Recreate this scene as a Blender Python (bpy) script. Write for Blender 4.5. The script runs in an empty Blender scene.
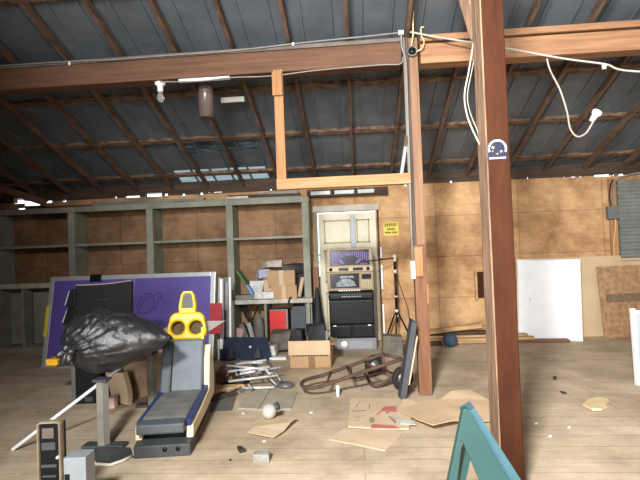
import bpy, bmesh, random, math
from math import sin, cos, pi, radians as Rd, atan2, sqrt
from mathutils import Vector as V, Matrix as M, noise

random.seed(7)
S = bpy.context.scene
COL = S.collection

# ------------------------------------------------------------------ camera, world, light, exposure
YAW, PIT, ROL, FPX, CH = .075, .022, .037, 480.0, 1.4
F_ = V((-sin(YAW)*cos(PIT), cos(YAW)*cos(PIT), sin(PIT)))
r0 = V((cos(YAW), sin(YAW), 0)); u0 = r0.cross(F_)
R_ = r0*cos(ROL) - u0*sin(ROL); U_ = u0*cos(ROL) + r0*sin(ROL)
C_ = V((0, 0, CH))
cam = bpy.data.objects.new('camera', bpy.data.cameras.new('camera')); COL.objects.link(cam)
cam.data.sensor_fit = 'HORIZONTAL'; cam.data.sensor_width = 36; cam.data.lens = 36*FPX/640
cam.data.clip_start = .05
mw = M.Identity(4)
for i in range(3):
    mw[i][0], mw[i][1], mw[i][2], mw[i][3] = R_[i], U_[i], -F_[i], C_[i]
cam.matrix_world = mw
S.camera = cam
S.view_settings.view_transform = 'Standard'; S.view_settings.look = 'None'
S.view_settings.gamma = 1; S.view_settings.use_curve_mapping = False
S.view_settings.exposure = -0.12

W = bpy.data.worlds.new('world'); S.world = W; W.use_nodes = True
W.node_tree.nodes['Background'].inputs[0].default_value = (.86, .93, 1, 1)
W.node_tree.nodes['Background'].inputs[1].default_value = 2.2


def area(name, loc, aim, sx, sy, power, col=(1, 1, 1), spread=180):
    l = bpy.data.lights.new(name, 'AREA'); l.shape = 'RECTANGLE'; l.size = sx; l.size_y = sy
    l.energy = power; l.color = col; l.spread = Rd(spread)
    o = bpy.data.objects.new(name, l); COL.objects.link(o); o.location = loc
    o.rotation_euler = (V(aim)-V(loc)).to_track_quat('-Z', 'Y').to_euler()
    return o


area('assumed_doorway_light', (-1.45, -3.9, 1.75), (1.9, 6.0, .5), 1.5, 2.2, 180, (.98, .985, 1), 110)  # assumed doorway source behind the camera, inferred from the shadow directions
area('assumed_high_light', (-.85, -1.3, 3.5), (2.2, 5.4, .2), .6, .5, 330, (1, .985, .96), 110)  # assumed unseen light, added to brighten the floor, placed from the seat's shadow
area('roof_fill_light', (.6, -3.0, 2.6), (.9, 3.7, 3.7), 2.4, .5, 38, (.95, .975, 1), 60)  # added fill that brightens the near roof, no real vent there
area('side_fill_light', (5.2, 1.2, 2.0), (1.0, 5.0, 1.2), 2.2, 2.0, 40, (.97, .985, 1), 120)  # added weak fill from the right, the wall has no opening


# pixel of the photograph (640x480) -> point on the plane y=Y or z=z
def ray(px, py): return F_ + R_*((px-320)/FPX) - U_*((py-240)/FPX)
def at(px, py, Y):
    d = ray(px, py); return C_ + d*(Y/d.y)
def fl(px, py, z=0.0):
    d = ray(px, py); return C_ + d*((z-CH)/d.z)


# ------------------------------------------------------------------ materials
def lin(c):
    f = lambda v: (v/12.92 if v <= .04045 else ((v+.055)/1.055)**2.4)
    return tuple(f(v/255) for v in c) + (1,)


MATS = {}
def mat(name, col, rough=.7, var=.15, scale=6, col2=None, bump=.1, stretch=(1, 1, 1), metal=0, spec=.4, thr=(.35, .65), coat=0):
    """noise-mottled surface; col/col2 are sRGB 0-255"""
    if name in MATS: return MATS[name]
    m = bpy.data.materials.new(name); m.use_nodes = True; MATS[name] = m
    nt = m.node_tree; N = nt.nodes; L = nt.links; b = N['Principled BSDF']
    tc = N.new('ShaderNodeTexCoord'); mp = N.new('ShaderNodeMapping'); mp.inputs['Scale'].default_value = stretch
    L.new(tc.outputs['Object'], mp.inputs[0])
    n = N.new('ShaderNodeTexNoise'); n.inputs['Scale'].default_value = scale; n.inputs['Detail'].default_value = 6
    n.inputs['Roughness'].default_value = .65
    L.new(mp.outputs[0], n.inputs['Vector'])
    r = N.new('ShaderNodeValToRGB'); L.new(n.outputs['Fac'], r.inputs[0])
    c1 = lin(col); c2 = lin(col2) if col2 else tuple(v*(1-var*2) for v in c1[:3])+(1,)
    if not col2: c1 = tuple(min(1, v*(1+var*.6)) for v in c1[:3])+(1,)
    r.color_ramp.elements[0].position = thr[0]; r.color_ramp.elements[0].color = c2
    r.color_ramp.elements[1].position = thr[1]; r.color_ramp.elements[1].color = c1
    L.new(r.outputs[0], b.inputs['Base Color'])
    b.inputs['Roughness'].default_value = rough; b.inputs['Metallic'].default_value = metal
    b.inputs['Specular IOR Level'].default_value = spec
    b.inputs['Coat Weight'].default_value = coat
    if bump:
        bp = N.new('ShaderNodeBump'); bp.inputs['Strength'].default_value = bump; bp.inputs['Distance'].default_value = .02
        L.new(n.outputs['Fac'], bp.inputs['Height']); L.new(bp.outputs[0], b.inputs['Normal'])
    return m


def wood(name, col, col2, axis='x', scale=5, **k):
    s = {'x': (.5, 9, 9), 'y': (9, .5, 9), 'z': (9, 9, .5)}[axis]
    return mat(name, col, col2=col2, scale=scale*.5, stretch=s, **k)


def planks(name, cols, size, axis, seam, offset=.5, noise_cols=None, mortar=.008, rough=.8, stains=.5, bias=0.0, grain=.7):
    """boards or sheets with thin seams, mottled with stains"""
    m = bpy.data.materials.new(name); m.use_nodes = True
    nt = m.node_tree; N = nt.nodes; L = nt.links; b = N['Principled BSDF']
    tc = N.new('ShaderNodeTexCoord'); mp = N.new('ShaderNodeMapping')
    if axis == 'xz': mp.inputs['Rotation'].default_value = (Rd(-90), 0, 0)
    L.new(tc.outputs['Object'], mp.inputs[0])
    br = N.new('ShaderNodeTexBrick'); L.new(mp.outputs[0], br.inputs['Vector'])
    br.offset = offset; br.inputs['Scale'].default_value = 1
    br.inputs['Brick Width'].default_value = size[0]; br.inputs['Row Height'].default_value = size[1]
    br.inputs['Mortar Size'].default_value = mortar; br.inputs['Bias'].default_value = bias
    br.inputs['Color1'].default_value = lin(cols[0]); br.inputs['Color2'].default_value = lin(cols[1])
    br.inputs['Mortar'].default_value = lin(seam)
    n1 = N.new('ShaderNodeTexNoise'); n1.inputs['Scale'].default_value = 1.3; n1.inputs['Detail'].default_value = 8
    n1.inputs['Roughness'].default_value = .7
    L.new(tc.outputs['Object'], n1.inputs['Vector'])
    r1 = N.new('ShaderNodeValToRGB'); L.new(n1.outputs['Fac'], r1.inputs[0])
    r1.color_ramp.elements[0].position = .38; r1.color_ramp.elements[0].color = lin(cols[2])
    r1.color_ramp.elements[1].position = .6; r1.color_ramp.elements[1].color = (1, 1, 1, 1)
    mx = N.new('ShaderNodeMix'); mx.data_type = 'RGBA'; mx.blend_type = 'MULTIPLY'; mx.inputs[0].default_value = stains
    L.new(br.outputs['Color'], mx.inputs[6]); L.new(r1.outputs[0], mx.inputs[7])
    n2 = N.new('ShaderNodeTexNoise'); n2.inputs['Scale'].default_value = 3; n2.inputs['Detail'].default_value = 8
    mp2 = N.new('ShaderNodeMapping'); mp2.inputs['Scale'].default_value = (.6, 12, 12) if axis == 'xy' else (2, 2, 7)
    L.new(tc.outputs['Object'], mp2.inputs[0]); L.new(mp2.outputs[0], n2.inputs['Vector'])
    r2 = N.new('ShaderNodeValToRGB'); L.new(n2.outputs['Fac'], r2.inputs[0])
    r2.color_ramp.elements[0].position = .3; r2.color_ramp.elements[0].color = (.62, .6, .58, 1)
    r2.color_ramp.elements[1].position = .62; r2.color_ramp.elements[1].color = (1, 1, 1, 1)
    m2 = N.new('ShaderNodeMix'); m2.data_type = 'RGBA'; m2.blend_type = 'MULTIPLY'; m2.inputs[0].default_value = grain
    L.new(mx.outputs[2], m2.inputs[6]); L.new(r2.outputs[0], m2.inputs[7])
    L.new(m2.outputs[2], b.inputs['Base Color'])
    b.inputs['Roughness'].default_value = rough; b.inputs['Specular IOR Level'].default_value = .25
    bp = N.new('ShaderNodeBump'); bp.inputs['Strength'].default_value = .15; bp.inputs['Distance'].default_value = .02
    L.new(n2.outputs['Fac'], bp.inputs['Height']); L.new(bp.outputs[0], b.inputs['Normal'])
    return m


FLOOR = planks('floor_boards', ((208, 190, 164), (200, 182, 156), (160, 150, 138)), (4.2, .19), 'xy', (162, 146, 122), mortar=.003, stains=.55, grain=.25)
PLY = planks('plywood_sheets', ((212, 172, 126), (200, 160, 116), (150, 122, 98)), (1.22, .62), 'xz', (164, 126, 90), offset=0, mortar=.005, stains=.75, grain=.4)
METAL_ROOF = mat('roof_metal', (100, 107, 113), rough=.42, var=.12, scale=3, bump=.05, metal=.0, spec=.3)
SKYL = bpy.data.materials.new('translucent_sheet'); SKYL.use_nodes = True
_n = SKYL.node_tree.nodes; _l = SKYL.node_tree.links
_b = _n['Principled BSDF']; _t = _n.new('ShaderNodeBsdfTranslucent'); _m = _n.new('ShaderNodeMixShader')
_nz = _n.new('ShaderNodeTexNoise'); _nz.inputs['Scale'].default_value = 4
_rp = _n.new('ShaderNodeValToRGB'); _rp.color_ramp.elements[0].color = (.30, .35, .36, 1); _rp.color_ramp.elements[1].color = (.75, .8, .8, 1)
_l.new(_nz.outputs['Fac'], _rp.inputs[0]); _l.new(_rp.outputs[0], _t.inputs[0])
_b.inputs['Base Color'].default_value = (.3, .36, .38, 1)
_m.inputs[0].default_value = .8
_l.new(_b.outputs[0], _m.inputs[1]); _l.new(_t.outputs[0], _m.inputs[2]); _l.new(_m.outputs[0], _n['Material Output'].inputs[0])

RAFT = wood('rafter_wood', (116, 92, 74), (76, 57, 45), 'y', rough=.85)
PURL = mat('purlin_wood', (134, 106, 82), col2=(54, 43, 37), scale=4, stretch=(2, 6, 6), rough=.85)
BEAM_RED = wood('beam_red_brown', (112, 80, 60), (88, 60, 44), 'x', rough=.8)
BEAM_TAN = wood('beam_tan', (176, 134, 98), (134, 96, 68), 'x', rough=.8)
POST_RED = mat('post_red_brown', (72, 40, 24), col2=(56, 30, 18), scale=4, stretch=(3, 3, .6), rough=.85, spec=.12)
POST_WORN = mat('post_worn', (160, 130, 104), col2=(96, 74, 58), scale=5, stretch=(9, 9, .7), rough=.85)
LUMB = wood('fresh_lumber', (188, 146, 102), (156, 114, 76), 'x', rough=.75)
LUMBZ = wood('fresh_lumber_upright', (178, 134, 90), (146, 104, 66), 'z', rough=.75)
LUMB_OLD = wood('old_lumber', (206, 172, 126), (150, 116, 80), 'x', rough=.85)
GREYWOOD = wood('grey_plank', (150, 148, 138), (104, 100, 92), 'x', rough=.85)
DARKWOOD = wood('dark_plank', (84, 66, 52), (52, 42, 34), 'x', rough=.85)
SHELFP = mat('shelf_grey_paint', (152, 153, 136), col2=(120, 122, 108), scale=3, rough=.7)
SHELFB = planks('shelf_back_ply', ((166, 132, 100), (152, 118, 88), (116, 94, 76)), (.62, 1.3), 'xz', (112, 84, 60), offset=0, mortar=.004, stains=.6, grain=.5)
WHITEEDGE = mat('worn_white_edge', (205, 200, 188), col2=(160, 154, 140), scale=8)
CREAMDOOR = mat('door_cream', (224, 218, 196), col2=(204, 196, 170), scale=3, rough=.6)
WHITE = mat('white_paint', (236, 238, 240), var=.03, rough=.45, bump=.02)
OFFWH = mat('off_white', (222, 218, 204), var=.08, rough=.6, bump=.03)
ALU = mat('aluminium', (196, 198, 200), var=.06, rough=.38, metal=.55, bump=.02)
STEEL = mat('grey_steel', (126, 128, 126), var=.12, rough=.45, metal=.5)
CHROME = mat('chrome', (232, 232, 232), var=.03, rough=.22, metal=.45, bump=0)
PURPLE = mat('purple_panel', (90, 76, 150), col2=(82, 68, 140), scale=2, rough=.5, bump=.02)
PURPD = mat('purple_scribble', (74, 60, 126), var=.05, bump=0)
BLACK = mat('black_laminate', (16, 17, 18), var=.1, rough=.55, spec=.25, bump=.03)
BLACKP = mat('black_plastic', (15, 16, 17), var=.1, rough=.45, spec=.25, bump=.03)
BAGM = mat('bin_bag_black', (40, 41, 43), var=.15, rough=.3, scale=13, bump=.8, spec=.9)
BAGD = mat('black_cloth_bag', (26, 28, 34), var=.2, rough=.6, scale=18, bump=.4)
YEL = mat('yellow_plastic', (218, 186, 36), var=.05, rough=.35, bump=.02, coat=.2)
YELTAPE = mat('yellow_tape', (214, 190, 52), var=.08, rough=.5)
ORANGE = mat('orange_yellow', (248, 186, 40), var=.06, rough=.5)
VINYL = mat('grey_vinyl', (92, 102, 110), col2=(78, 88, 96), scale=5, rough=.5, bump=.05)
VINYLW = mat('worn_grey_vinyl', (122, 120, 112), col2=(88, 94, 98), scale=7, rough=.7, bump=.05)
VINYLD = mat('dark_grey_vinyl', (66, 72, 76), var=.1, rough=.5)
BLUESTRIPE = mat('navy_stripe', (48, 60, 112), var=.15, rough=.45)
CREAM = mat('cream_fibreglass', (238, 226, 196), col2=(214, 198, 164), scale=4, rough=.55)
DGREY = mat('dark_grey_metal', (66, 70, 72), var=.15, rough=.55)
CARD = mat('cardboard', (180, 148, 114), col2=(166, 134, 100), scale=3, rough=.9, bump=.03)
CARDL = mat('light_cardboard', (206, 184, 154), col2=(190, 166, 136), scale=3, rough=.9, bump=.03)
CARDO = mat('orange_cardboard', (206, 180, 148), col2=(192, 164, 132), scale=3, rough=.9, bump=.03)
CARDD = mat('brown_cardboard', (150, 116, 84), col2=(110, 84, 60), scale=5, rough=.9, bump=.1)
RED = mat('red_paint', (206, 40, 34), var=.06, rough=.45, bump=.02)
REDD = mat('dark_red', (168, 30, 44), var=.08, rough=.5, bump=.02)
REDPRINT = mat('red_print', (196, 112, 100), var=.12, rough=.9, bump=0)
GREYPRINT = mat('grey_print', (150, 138, 118), var=.1, rough=.9, bump=0)
NAVY = mat('navy_board', (38, 48, 68), var=.15, rough=.55)
TEAL = mat('teal_paint', (52, 86, 83), col2=(46, 78, 76), scale=3, rough=.45, bump=.03)
TEALB = mat('teal_blue_paint', (70, 106, 116), var=.08, rough=.45, bump=.02)
GOLD = mat('champagne_trim', (132, 116, 88), var=.08, rough=.4, metal=.2, bump=.02)
GOLDL = mat('pale_champagne', (160, 144, 112), var=.06, rough=.4, metal=.2, bump=.02)
SCRDARK = mat('dark_screen', (22, 18, 34), var=.2, rough=.2, bump=0)
SCRPURP = mat('purple_artwork', (98, 72, 150), col2=(58, 44, 112), scale=30, rough=.3, bump=0)
SCRLIGHT = mat('grey_artwork', (150, 156, 160), col2=(70, 78, 86), scale=24, rough=.3, bump=0)
RUST = mat('brown_rusty_tube', (96, 70, 56), col2=(66, 50, 42), scale=10, rough=.7)
RUBBER = mat('black_rubber', (34, 33, 33), var=.15, rough=.8)
SLATE = mat('slate_board', (72, 76, 80), var=.12, rough=.7)
MAT_G = mat('grey_mat', (112, 110, 104), col2=(92, 90, 86), scale=5, rough=.9)
PALEF = mat('pale_floor_sheet', (176, 168, 148), col2=(156, 148, 130), scale=4, rough=.9)
FIBRE = mat('tan_fibreboard', (200, 176, 142), col2=(188, 162, 128), scale=2, rough=.85, bump=.03)
OSB = mat('strand_board', (172, 138, 102), col2=(136, 104, 74), scale=14, rough=.85, bump=.25, thr=(.38, .6))
OSBG = mat('grey_printed_band', (132, 110, 84), col2=(100, 82, 60), scale=24, rough=.85, bump=.1)
SHUT = mat('grey_corrugated', (136, 142, 134), col2=(108, 114, 108), scale=3, rough=.6, metal=.2)
GREYBOX = mat('grey_box', (108, 112, 110), var=.12, rough=.55)
CABLE = mat('white_cable', (186, 180, 168), var=.1, rough=.55, bump=0)
CABLEG = mat('grey_cable', (142, 138, 130), var=.1, rough=.6, bump=0)
CABLEY = mat('yellowed_cable', (216, 190, 140), var=.1, rough=.6, bump=0)
CERAM = mat('white_ceramic', (238, 238, 236), var=.03, rough=.25, bump=0)
GLASSM = bpy.data.materials.new('clear_glass'); GLASSM.use_nodes = True
_b = GLASSM.node_tree.nodes['Principled BSDF']; _b.inputs['Transmission Weight'].default_value = .85
_b.inputs['Roughness'].default_value = .08; _b.inputs['Base Color'].default_value = (.92, .96, 1, 1)
LAMPBR = mat('brown_metal_shade', (128, 112, 106), col2=(96, 82, 78), scale=3, rough=.3, metal=.15, bump=.03)
STICKER = mat('navy_sticker', (26, 29, 54), var=.1, rough=.4, bump=0)
SIGNY = mat('sign_yellow', (208, 190, 62), var=.05, rough=.5, bump=0)
SIGND = mat('sign_ink', (58, 54, 22), var=.05, rough=.6, bump=0)
SIGNO = mat('sign_olive', (190, 172, 44), var=.05, rough=.6, bump=0)
BLUEBALL = mat('blue_grey_ball', (62, 86, 104), col2=(44, 62, 78), scale=14, rough=.8, bump=.2)
GREENP = mat('green_print', (66, 132, 62), var=.2, rough=.5, bump=0)
BLUEP = mat('light_blue_print', (112, 168, 214), var=.12, rough=.5, bump=0)
PAPER = mat('crumpled_paper', (222, 220, 216), col2=(182, 180, 178), scale=9, rough=.9, bump=.3)
PINK = mat('pinkish_paper', (206, 172, 162), var=.15, rough=.9)
CONC = mat('concrete', (168, 166, 158), col2=(130, 128, 120), scale=16, rough=.95, bump=.3)
CHIP = mat('dark_chip', (60, 54, 48), var=.2, rough=.9)
FOAM = mat('yellowish_foam', (222, 200, 160), col2=(208, 182, 140), scale=6, rough=.9, bump=.1)
STRAP = mat('door_grey_strip', (142, 146, 148), var=.08, rough=.5, metal=.3)


# ------------------------------------------------------------------ mesh helpers
class MB:
    def __init__(s): s.bm = bmesh.new(); s.mi = 0
    def _new(s, fs, before):
        for f in s.bm.faces:
            if f not in before: f.material_index = s.mi
    def box(s, lo, hi, bev=0, mtx=None, seg=2):
        lo, hi = V(lo), V(hi); c = (lo+hi)/2; d = hi-lo
        b = bmesh.new()
        bmesh.ops.create_cube(b, size=1, matrix=M.Translation(c) @ M.Diagonal((abs(d.x), abs(d.y), abs(d.z), 1)))
        if bev: bmesh.ops.bevel(b, geom=b.edges[:], offset=bev, segments=seg, affect='EDGES', profile=.6)
        if mtx: bmesh.ops.transform(b, matrix=mtx, verts=b.verts)
        s.add(b); return s
    def add(s, b, mtx=None):
        if mtx: bmesh.ops.transform(b, matrix=mtx, verts=b.verts)
        for f in b.faces: f.material_index = s.mi
        me = bpy.data.meshes.new('t'); b.to_mesh(me); b.free(); s.bm.from_mesh(me); bpy.data.meshes.remove(me)
    def addmesh(s, me, mtx=None):
        b = bmesh.new(); b.from_mesh(me); bpy.data.meshes.remove(me); s.add(b, mtx); return s
    def bar(s, a, b, w, h, up=(0, 0, 1), bev=0, mtx=None):
        """square bar from a to b, w wide across, h high along up"""
        a, b = V(a), V(b); y = (b-a); ln = y.length; y.normalize()
        x = y.cross(V(up)).normalized(); z = x.cross(y)
        m = M.Identity(4)
        for i in range(3): m[i][0], m[i][1], m[i][2], m[i][3] = x[i], y[i], z[i], a[i]
        if mtx: m = mtx @ m
        return s.box((-w/2, 0, -h/2), (w/2, ln, h/2), bev, m)
    def tube(s, pts, r, seg=8, cap=True, closed=False):
        pts = [V(p) for p in pts]; n = len(pts); rs = r if isinstance(r, (list, tuple)) else [r]*n
        b = bmesh.new(); rings = []; up = None
        for i, p in enumerate(pts):
            if closed: t = (pts[(i+1) % n]-pts[i-1]).normalized()
            else: t = (pts[min(i+1, n-1)]-pts[max(i-1, 0)]).normalized()
            if up is None:
                up = V((0, 0, 1)) if abs(t.z) < .9 else V((1, 0, 0))
            x = t.cross(up).normalized(); up = x.cross(t).normalized()
            rings.append([b.verts.new(p + (x*cos(2*pi*k/seg)+up*sin(2*pi*k/seg))*rs[i]) for k in range(seg)])
        for i in range(n if closed else n-1):
            A, B = rings[i], rings[(i+1) % n]
            for k in range(seg): b.faces.new((A[k], A[(k+1) % seg], B[(k+1) % seg], B[k]))
        if cap and not closed:
            b.faces.new(rings[0][::-1]); b.faces.new(rings[-1])
        bmesh.ops.recalc_face_normals(b, faces=b.faces[:])
        for f in b.faces: f.smooth = len(f.verts) == 4
        s.add(b); return s
    def lathe(s, prof, seg=20, mtx=None):
        b = bmesh.new(); rings = []
        for r, z in prof:
            rings.append([b.verts.new((r*cos(2*pi*k/seg), r*sin(2*pi*k/seg), z)) for k in range(seg)] if r > 1e-6 else [b.verts.new((0, 0, z))])
        for A, B in zip(rings, rings[1:]):
            for k in range(seg):
                q = (k+1) % seg
                if len(A) == 1 and len(B) == 1: continue
                if len(A) == 1: b.faces.new((A[0], B[q], B[k]))
                elif len(B) == 1: b.faces.new((A[k], A[q], B[0]))
                else: b.faces.new((A[k], A[q], B[q], B[k]))
        bmesh.ops.recalc_face_normals(b, faces=b.faces[:])
        for f in b.faces: f.smooth = True
        s.add(b, mtx); return s
    def prism(s, poly, axis, a, b2, bev=0, mtx=None):
        """polygon (2-D) extruded along axis ('x': poly=(y,z), 'y': (x,z), 'z': (x,y)) from a to b2"""
        mk = {'x': lambda p, t: (t, p[0], p[1]), 'y': lambda p, t: (p[0], t, p[1]), 'z': lambda p, t: (p[0], p[1], t)}[axis]
        b = bmesh.new()
        A = [b.verts.new(mk(p, a)) for p in poly]; B = [b.verts.new(mk(p, b2)) for p in poly]
        b.faces.new(A); b.faces.new(B[::-1]); n = len(poly)
        for k in range(n): b.faces.new((A[k], B[k], B[(k+1) % n], A[(k+1) % n]))
        bmesh.ops.recalc_face_normals(b, faces=b.faces[:])
        if bev: bmesh.ops.bevel(b, geom=b.edges[:], offset=bev, segments=2, affect='EDGES', profile=.6)
        s.add(b, mtx); return s
    def build(s, name, m, parent=None, origin=None, rotz=0, smooth=False):
        me = bpy.data.meshes.new(name)
        if origin is not None: bmesh.ops.translate(s.bm, vec=-V(origin), verts=s.bm.verts)
        s.bm.to_mesh(me); s.bm.free()
        for x in (m if isinstance(m, (list, tuple)) else [m]): me.materials.append(x)
        if smooth:
            for p in me.polygons: p.use_smooth = True
        o = bpy.data.objects.new(name, me); COL.objects.link(o)
        if parent: o.parent = parent
        if origin is not None: o.location = origin
        o.rotation_euler.z = rotz
        return o


def plate(outline, holes=(), t=.03, bev=.004):
    """flat plate with holes in XZ, thickness t along Y (a bevelled filled curve made into a mesh)"""
    cu = bpy.data.curves.new('p', 'CURVE'); cu.dimensions = '2D'; cu.fill_mode = 'BOTH'
    for pts in [outline, *holes]:
        sp = cu.splines.new('POLY'); sp.points.add(len(pts)-1); sp.use_cyclic_u = True
        for q, p in zip(sp.points, pts): q.co = (p[0], p[1], 0, 1)
    cu.extrude = max(.001, t/2-bev); cu.bevel_depth = bev; cu.bevel_resolution = 1; cu.offset = -bev
    o = bpy.data.objects.new('p', cu); COL.objects.link(o)
    dg = bpy.context.evaluated_depsgraph_get(); me = bpy.data.meshes.new_from_object(o.evaluated_get(dg))
    bpy.data.objects.remove(o); bpy.data.curves.remove(cu)
    me.transform(M.Rotation(Rd(90), 4, 'X'))
    me.materials.clear()
    return me


def smoothpts(pts, n=8):
    pts = [V(p) for p in pts]; out = []
    P = [pts[0]*2-pts[1]] + pts + [pts[-1]*2-pts[-2]]
    for i in range(1, len(P)-2):
        for k in range(n):
            t = k/n; a, b, c, d = P[i-1], P[i], P[i+1], P[i+2]
            out.append(.5*((2*b)+(c-a)*t+(2*a-5*b+4*c-d)*t*t+(3*b-a-3*c+d)*t**3))
    out.append(pts[-1]); return out


def circ(cx, cz, r, n=24, ry=None): return [(cx+r*cos(2*pi*k/n), cz+(ry or r)*sin(2*pi*k/n)) for k in range(n)]


def tag(o, label, cat, group=None, kind=None):
    o['label'] = label; o['category'] = cat
    if group: o['group'] = group
    if kind: o['kind'] = kind
    return o


def struct(o): o['kind'] = 'structure'; return o


def thing(name, label, cat, loc=(0, 0, 0), rz=0, group=None):
    o = bpy.data.objects.new(name, None); COL.objects.link(o); o.empty_display_size = .1
    o.location = loc; o.rotation_euler.z = rz
    return tag(o, label, cat, group)


def copy_tree(o, loc, rz=0, label=None):
    c = o.copy(); COL.objects.link(c); c.location = loc; c.rotation_euler.z = rz
    if label: c['label'] = label
    for ch in list(o.children):
        d = ch.copy(); COL.objects.link(d); d.parent = c
        for g in list(ch.children):
            e = g.copy(); COL.objects.link(e); e.parent = d
    return c


def cutwall(b, x0, x1, z0, z1, y0, y1, holes):
    xs = sorted({x0, x1, *[min(max(v, x0), x1) for h in holes for v in (h[0], h[2])]})
    zs = sorted({z0, z1, *[min(max(v, z0), z1) for h in holes for v in (h[1], h[3])]})
    for xa, xb in zip(xs, xs[1:]):
        run = None
        for za, zb in list(zip(zs, zs[1:])) + [(None, None)]:
            hole = za is None or any(h[0] <= (xa+xb)/2 <= h[2] and h[1] <= (za+zb)/2 <= h[3] for h in holes)
            if hole:
                if run: b.box((xa, y0, run[0]), (xb, y1, run[1])); run = None
            else: run = (run[0] if run else za, zb)


# ------------------------------------------------------------------ the setting
X0, X1, YB, YF, YR = -7.0, 5.6, 7.40, -4.0, 0.4
SL = .357
def rz_(Y): return 2.42 + SL*(YB-Y) if Y >= YR else 2.42 + SL*(YB-YR) - .30*(YR-Y)   # underside of the rafters
TH = .15                                                                              # sheet above rafter underside

b = MB(); b.box((X0-.3, YF-.3, -.1), (X1+.3, YB+.3, 0)); struct(b.build('floor', FLOOR, origin=(0, 0, 0)))

holes = []
DX0, DX1 = -.598, .312
holes.append((DX0, 0, DX1, 1.985))
for (a, c, d, e) in [(14, 198, 24, 204), (24, 200, 40, 206), (18, 208, 25, 211), (45, 200, 52, 203), (62, 199, 66, 202), (113, 196, 117, 198.5), (124, 195, 140, 198),
                     (145, 192, 162, 197), (163, 193, 168, 196), (181, 193, 185, 196), (199, 192, 203, 195), (207, 191, 222, 193), (269, 188.5, 272, 190.5),
                     (404, 183.5, 407, 186), (450, 180, 453, 183), (527, 176.5, 530, 179), (564, 175.5, 567, 178), (571, 175.5, 584, 177.5), (594, 173.5, 612, 177), (613, 173, 626, 176)]:
    p = at(a, e, YB); q = at(d, c, YB)
    holes.append((p.x, p.z, q.x, q.z))
b = MB(); cutwall(b, X0, X1, 0, 2.36, YB, YB+.03, [holes[0]]+[h for h in holes[1:] if h[1] < 2.36])
struct(b.build('wall_back', PLY, origin=(0, YB, 0)))
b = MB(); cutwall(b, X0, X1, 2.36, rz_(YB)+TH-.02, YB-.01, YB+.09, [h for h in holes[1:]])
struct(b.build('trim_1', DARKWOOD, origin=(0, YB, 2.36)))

def gable(x, ya, yb, inner):   # side wall up to the roof
    ys = [ya] + ([YR] if ya < YR < yb else []) + [yb]
    poly = [(ya, 0), (yb, 0)] + [(y, rz_(y)+TH-.01) for y in reversed(ys)]
    bb = MB(); bb.prism(poly, 'x', x, x+inner); return bb
struct(gable(X1, YF, YB, .08).build('wall_right', PLY, origin=(X1, 0, 0)))
b = gable(X0, 1.0, YB, -.08)
b.box((X0, .92, 0), (-2.5, 1.0, rz_(1.0)+TH)); b.prism([(YF, 0), (1.0, 0), (1.0, rz_(1)+TH-.01), (YR, rz_(YR)+TH-.01), (YF, rz_(YF)+TH-.01)], 'x', -2.58, -2.5)  # unseen front jog, added to keep doorway light off the left floor
struct(b.build('wall_left', PLY, origin=(X0, 0, 0)))
b = MB(); cutwall(b, -2.58, X1, 0, rz_(YF)+TH, YF-.08, YF, [(-2.2, 0, -.7, 2.85)]); struct(b.build('wall_front', PLY, origin=(0, YF, 0)))  # opening out of view, assumed for the doorway light

# roof: sheets with standing seams; rafters and purlins are its parts
RP = .571
rx = [-.01 + RP*k for k in range(-12, 10)]
ribs = sorted([x+.14 for x in rx]+[x+.14+RP/2 for x in rx])
xs = [X0-.1] + [x for x in ribs if X0 < x < X1] + [X1+.1]
ycuts = [YF-.25, YR, 6.30, 6.62, 7.06, 7.42, 7.75]
def is_sky(xa, xb, ya, yb):
    c = (xa+xb)/2; d = (ya+yb)/2
    return (-2.75 < c < -1.25 and 7.06 < d < 7.42) or (-2.3 < c < -1.3 and 6.3 < d < 6.62)
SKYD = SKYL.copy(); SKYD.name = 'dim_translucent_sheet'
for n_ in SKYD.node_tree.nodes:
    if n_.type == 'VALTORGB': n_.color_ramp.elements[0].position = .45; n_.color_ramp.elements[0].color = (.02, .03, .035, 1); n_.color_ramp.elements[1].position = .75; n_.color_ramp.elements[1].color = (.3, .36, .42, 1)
b = MB(); sk = MB(); sd = MB()
def rq(B, xa, xb, ya, yb, t=.012):
    pts = []
    for z in (0, t):
        for (x, y) in ((xa, ya), (xb, ya), (xb, yb), (xa, yb)): pts.append((x, y, rz_(y)+TH+z))
    q = bmesh.new(); vs = [q.verts.new(p) for p in pts]
    for f in ((0, 3, 2, 1), (4, 5, 6, 7), (0, 1, 5, 4), (1, 2, 6, 5), (2, 3, 7, 6), (3, 0, 4, 7)): q.faces.new([vs[i] for i in f])
    B.add(q)
for xa, xb in zip(xs, xs[1:]):
    for ya, yb in zip(ycuts, ycuts[1:]):
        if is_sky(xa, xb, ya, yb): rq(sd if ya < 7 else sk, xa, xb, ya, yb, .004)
        else: rq(b, xa, xb, ya, yb)
    for ya, yb in ((YF, YR), (YR, 7.6)):
        b.bar((xb, ya, rz_(ya)+TH-.006), (xb, yb, rz_(yb)+TH-.006), .022, .03)
roof = struct(b.build('ceiling', METAL_ROOF, origin=(0, 0, 0)))
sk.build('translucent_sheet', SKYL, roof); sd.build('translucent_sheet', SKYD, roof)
for x in rx:
    if X0 < x < X1:
        r_ = MB(); jit = random.uniform(-.012, .012)
        for ya, yb in ((YF, YR), (YR, YB+.25)):
            r_.bar((x+jit, ya, rz_(ya)+.062), (x, yb, rz_(yb)+.062), .036, .076)
        r_.build('rafter', RAFT, roof)
for y in [4.02, 5.37, 6.25, 7.14, 3.1, 2.2, 1.3, -.6, -1.6, -2.6]:
    r_ = MB(); r_.bar((X0, y, rz_(y)+.122), (X1, y, rz_(y)+.122),   .075, .045, up=(0, SL if y > YR else -.3, 1))
    r_.build('purlin', PURL, roof)

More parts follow.
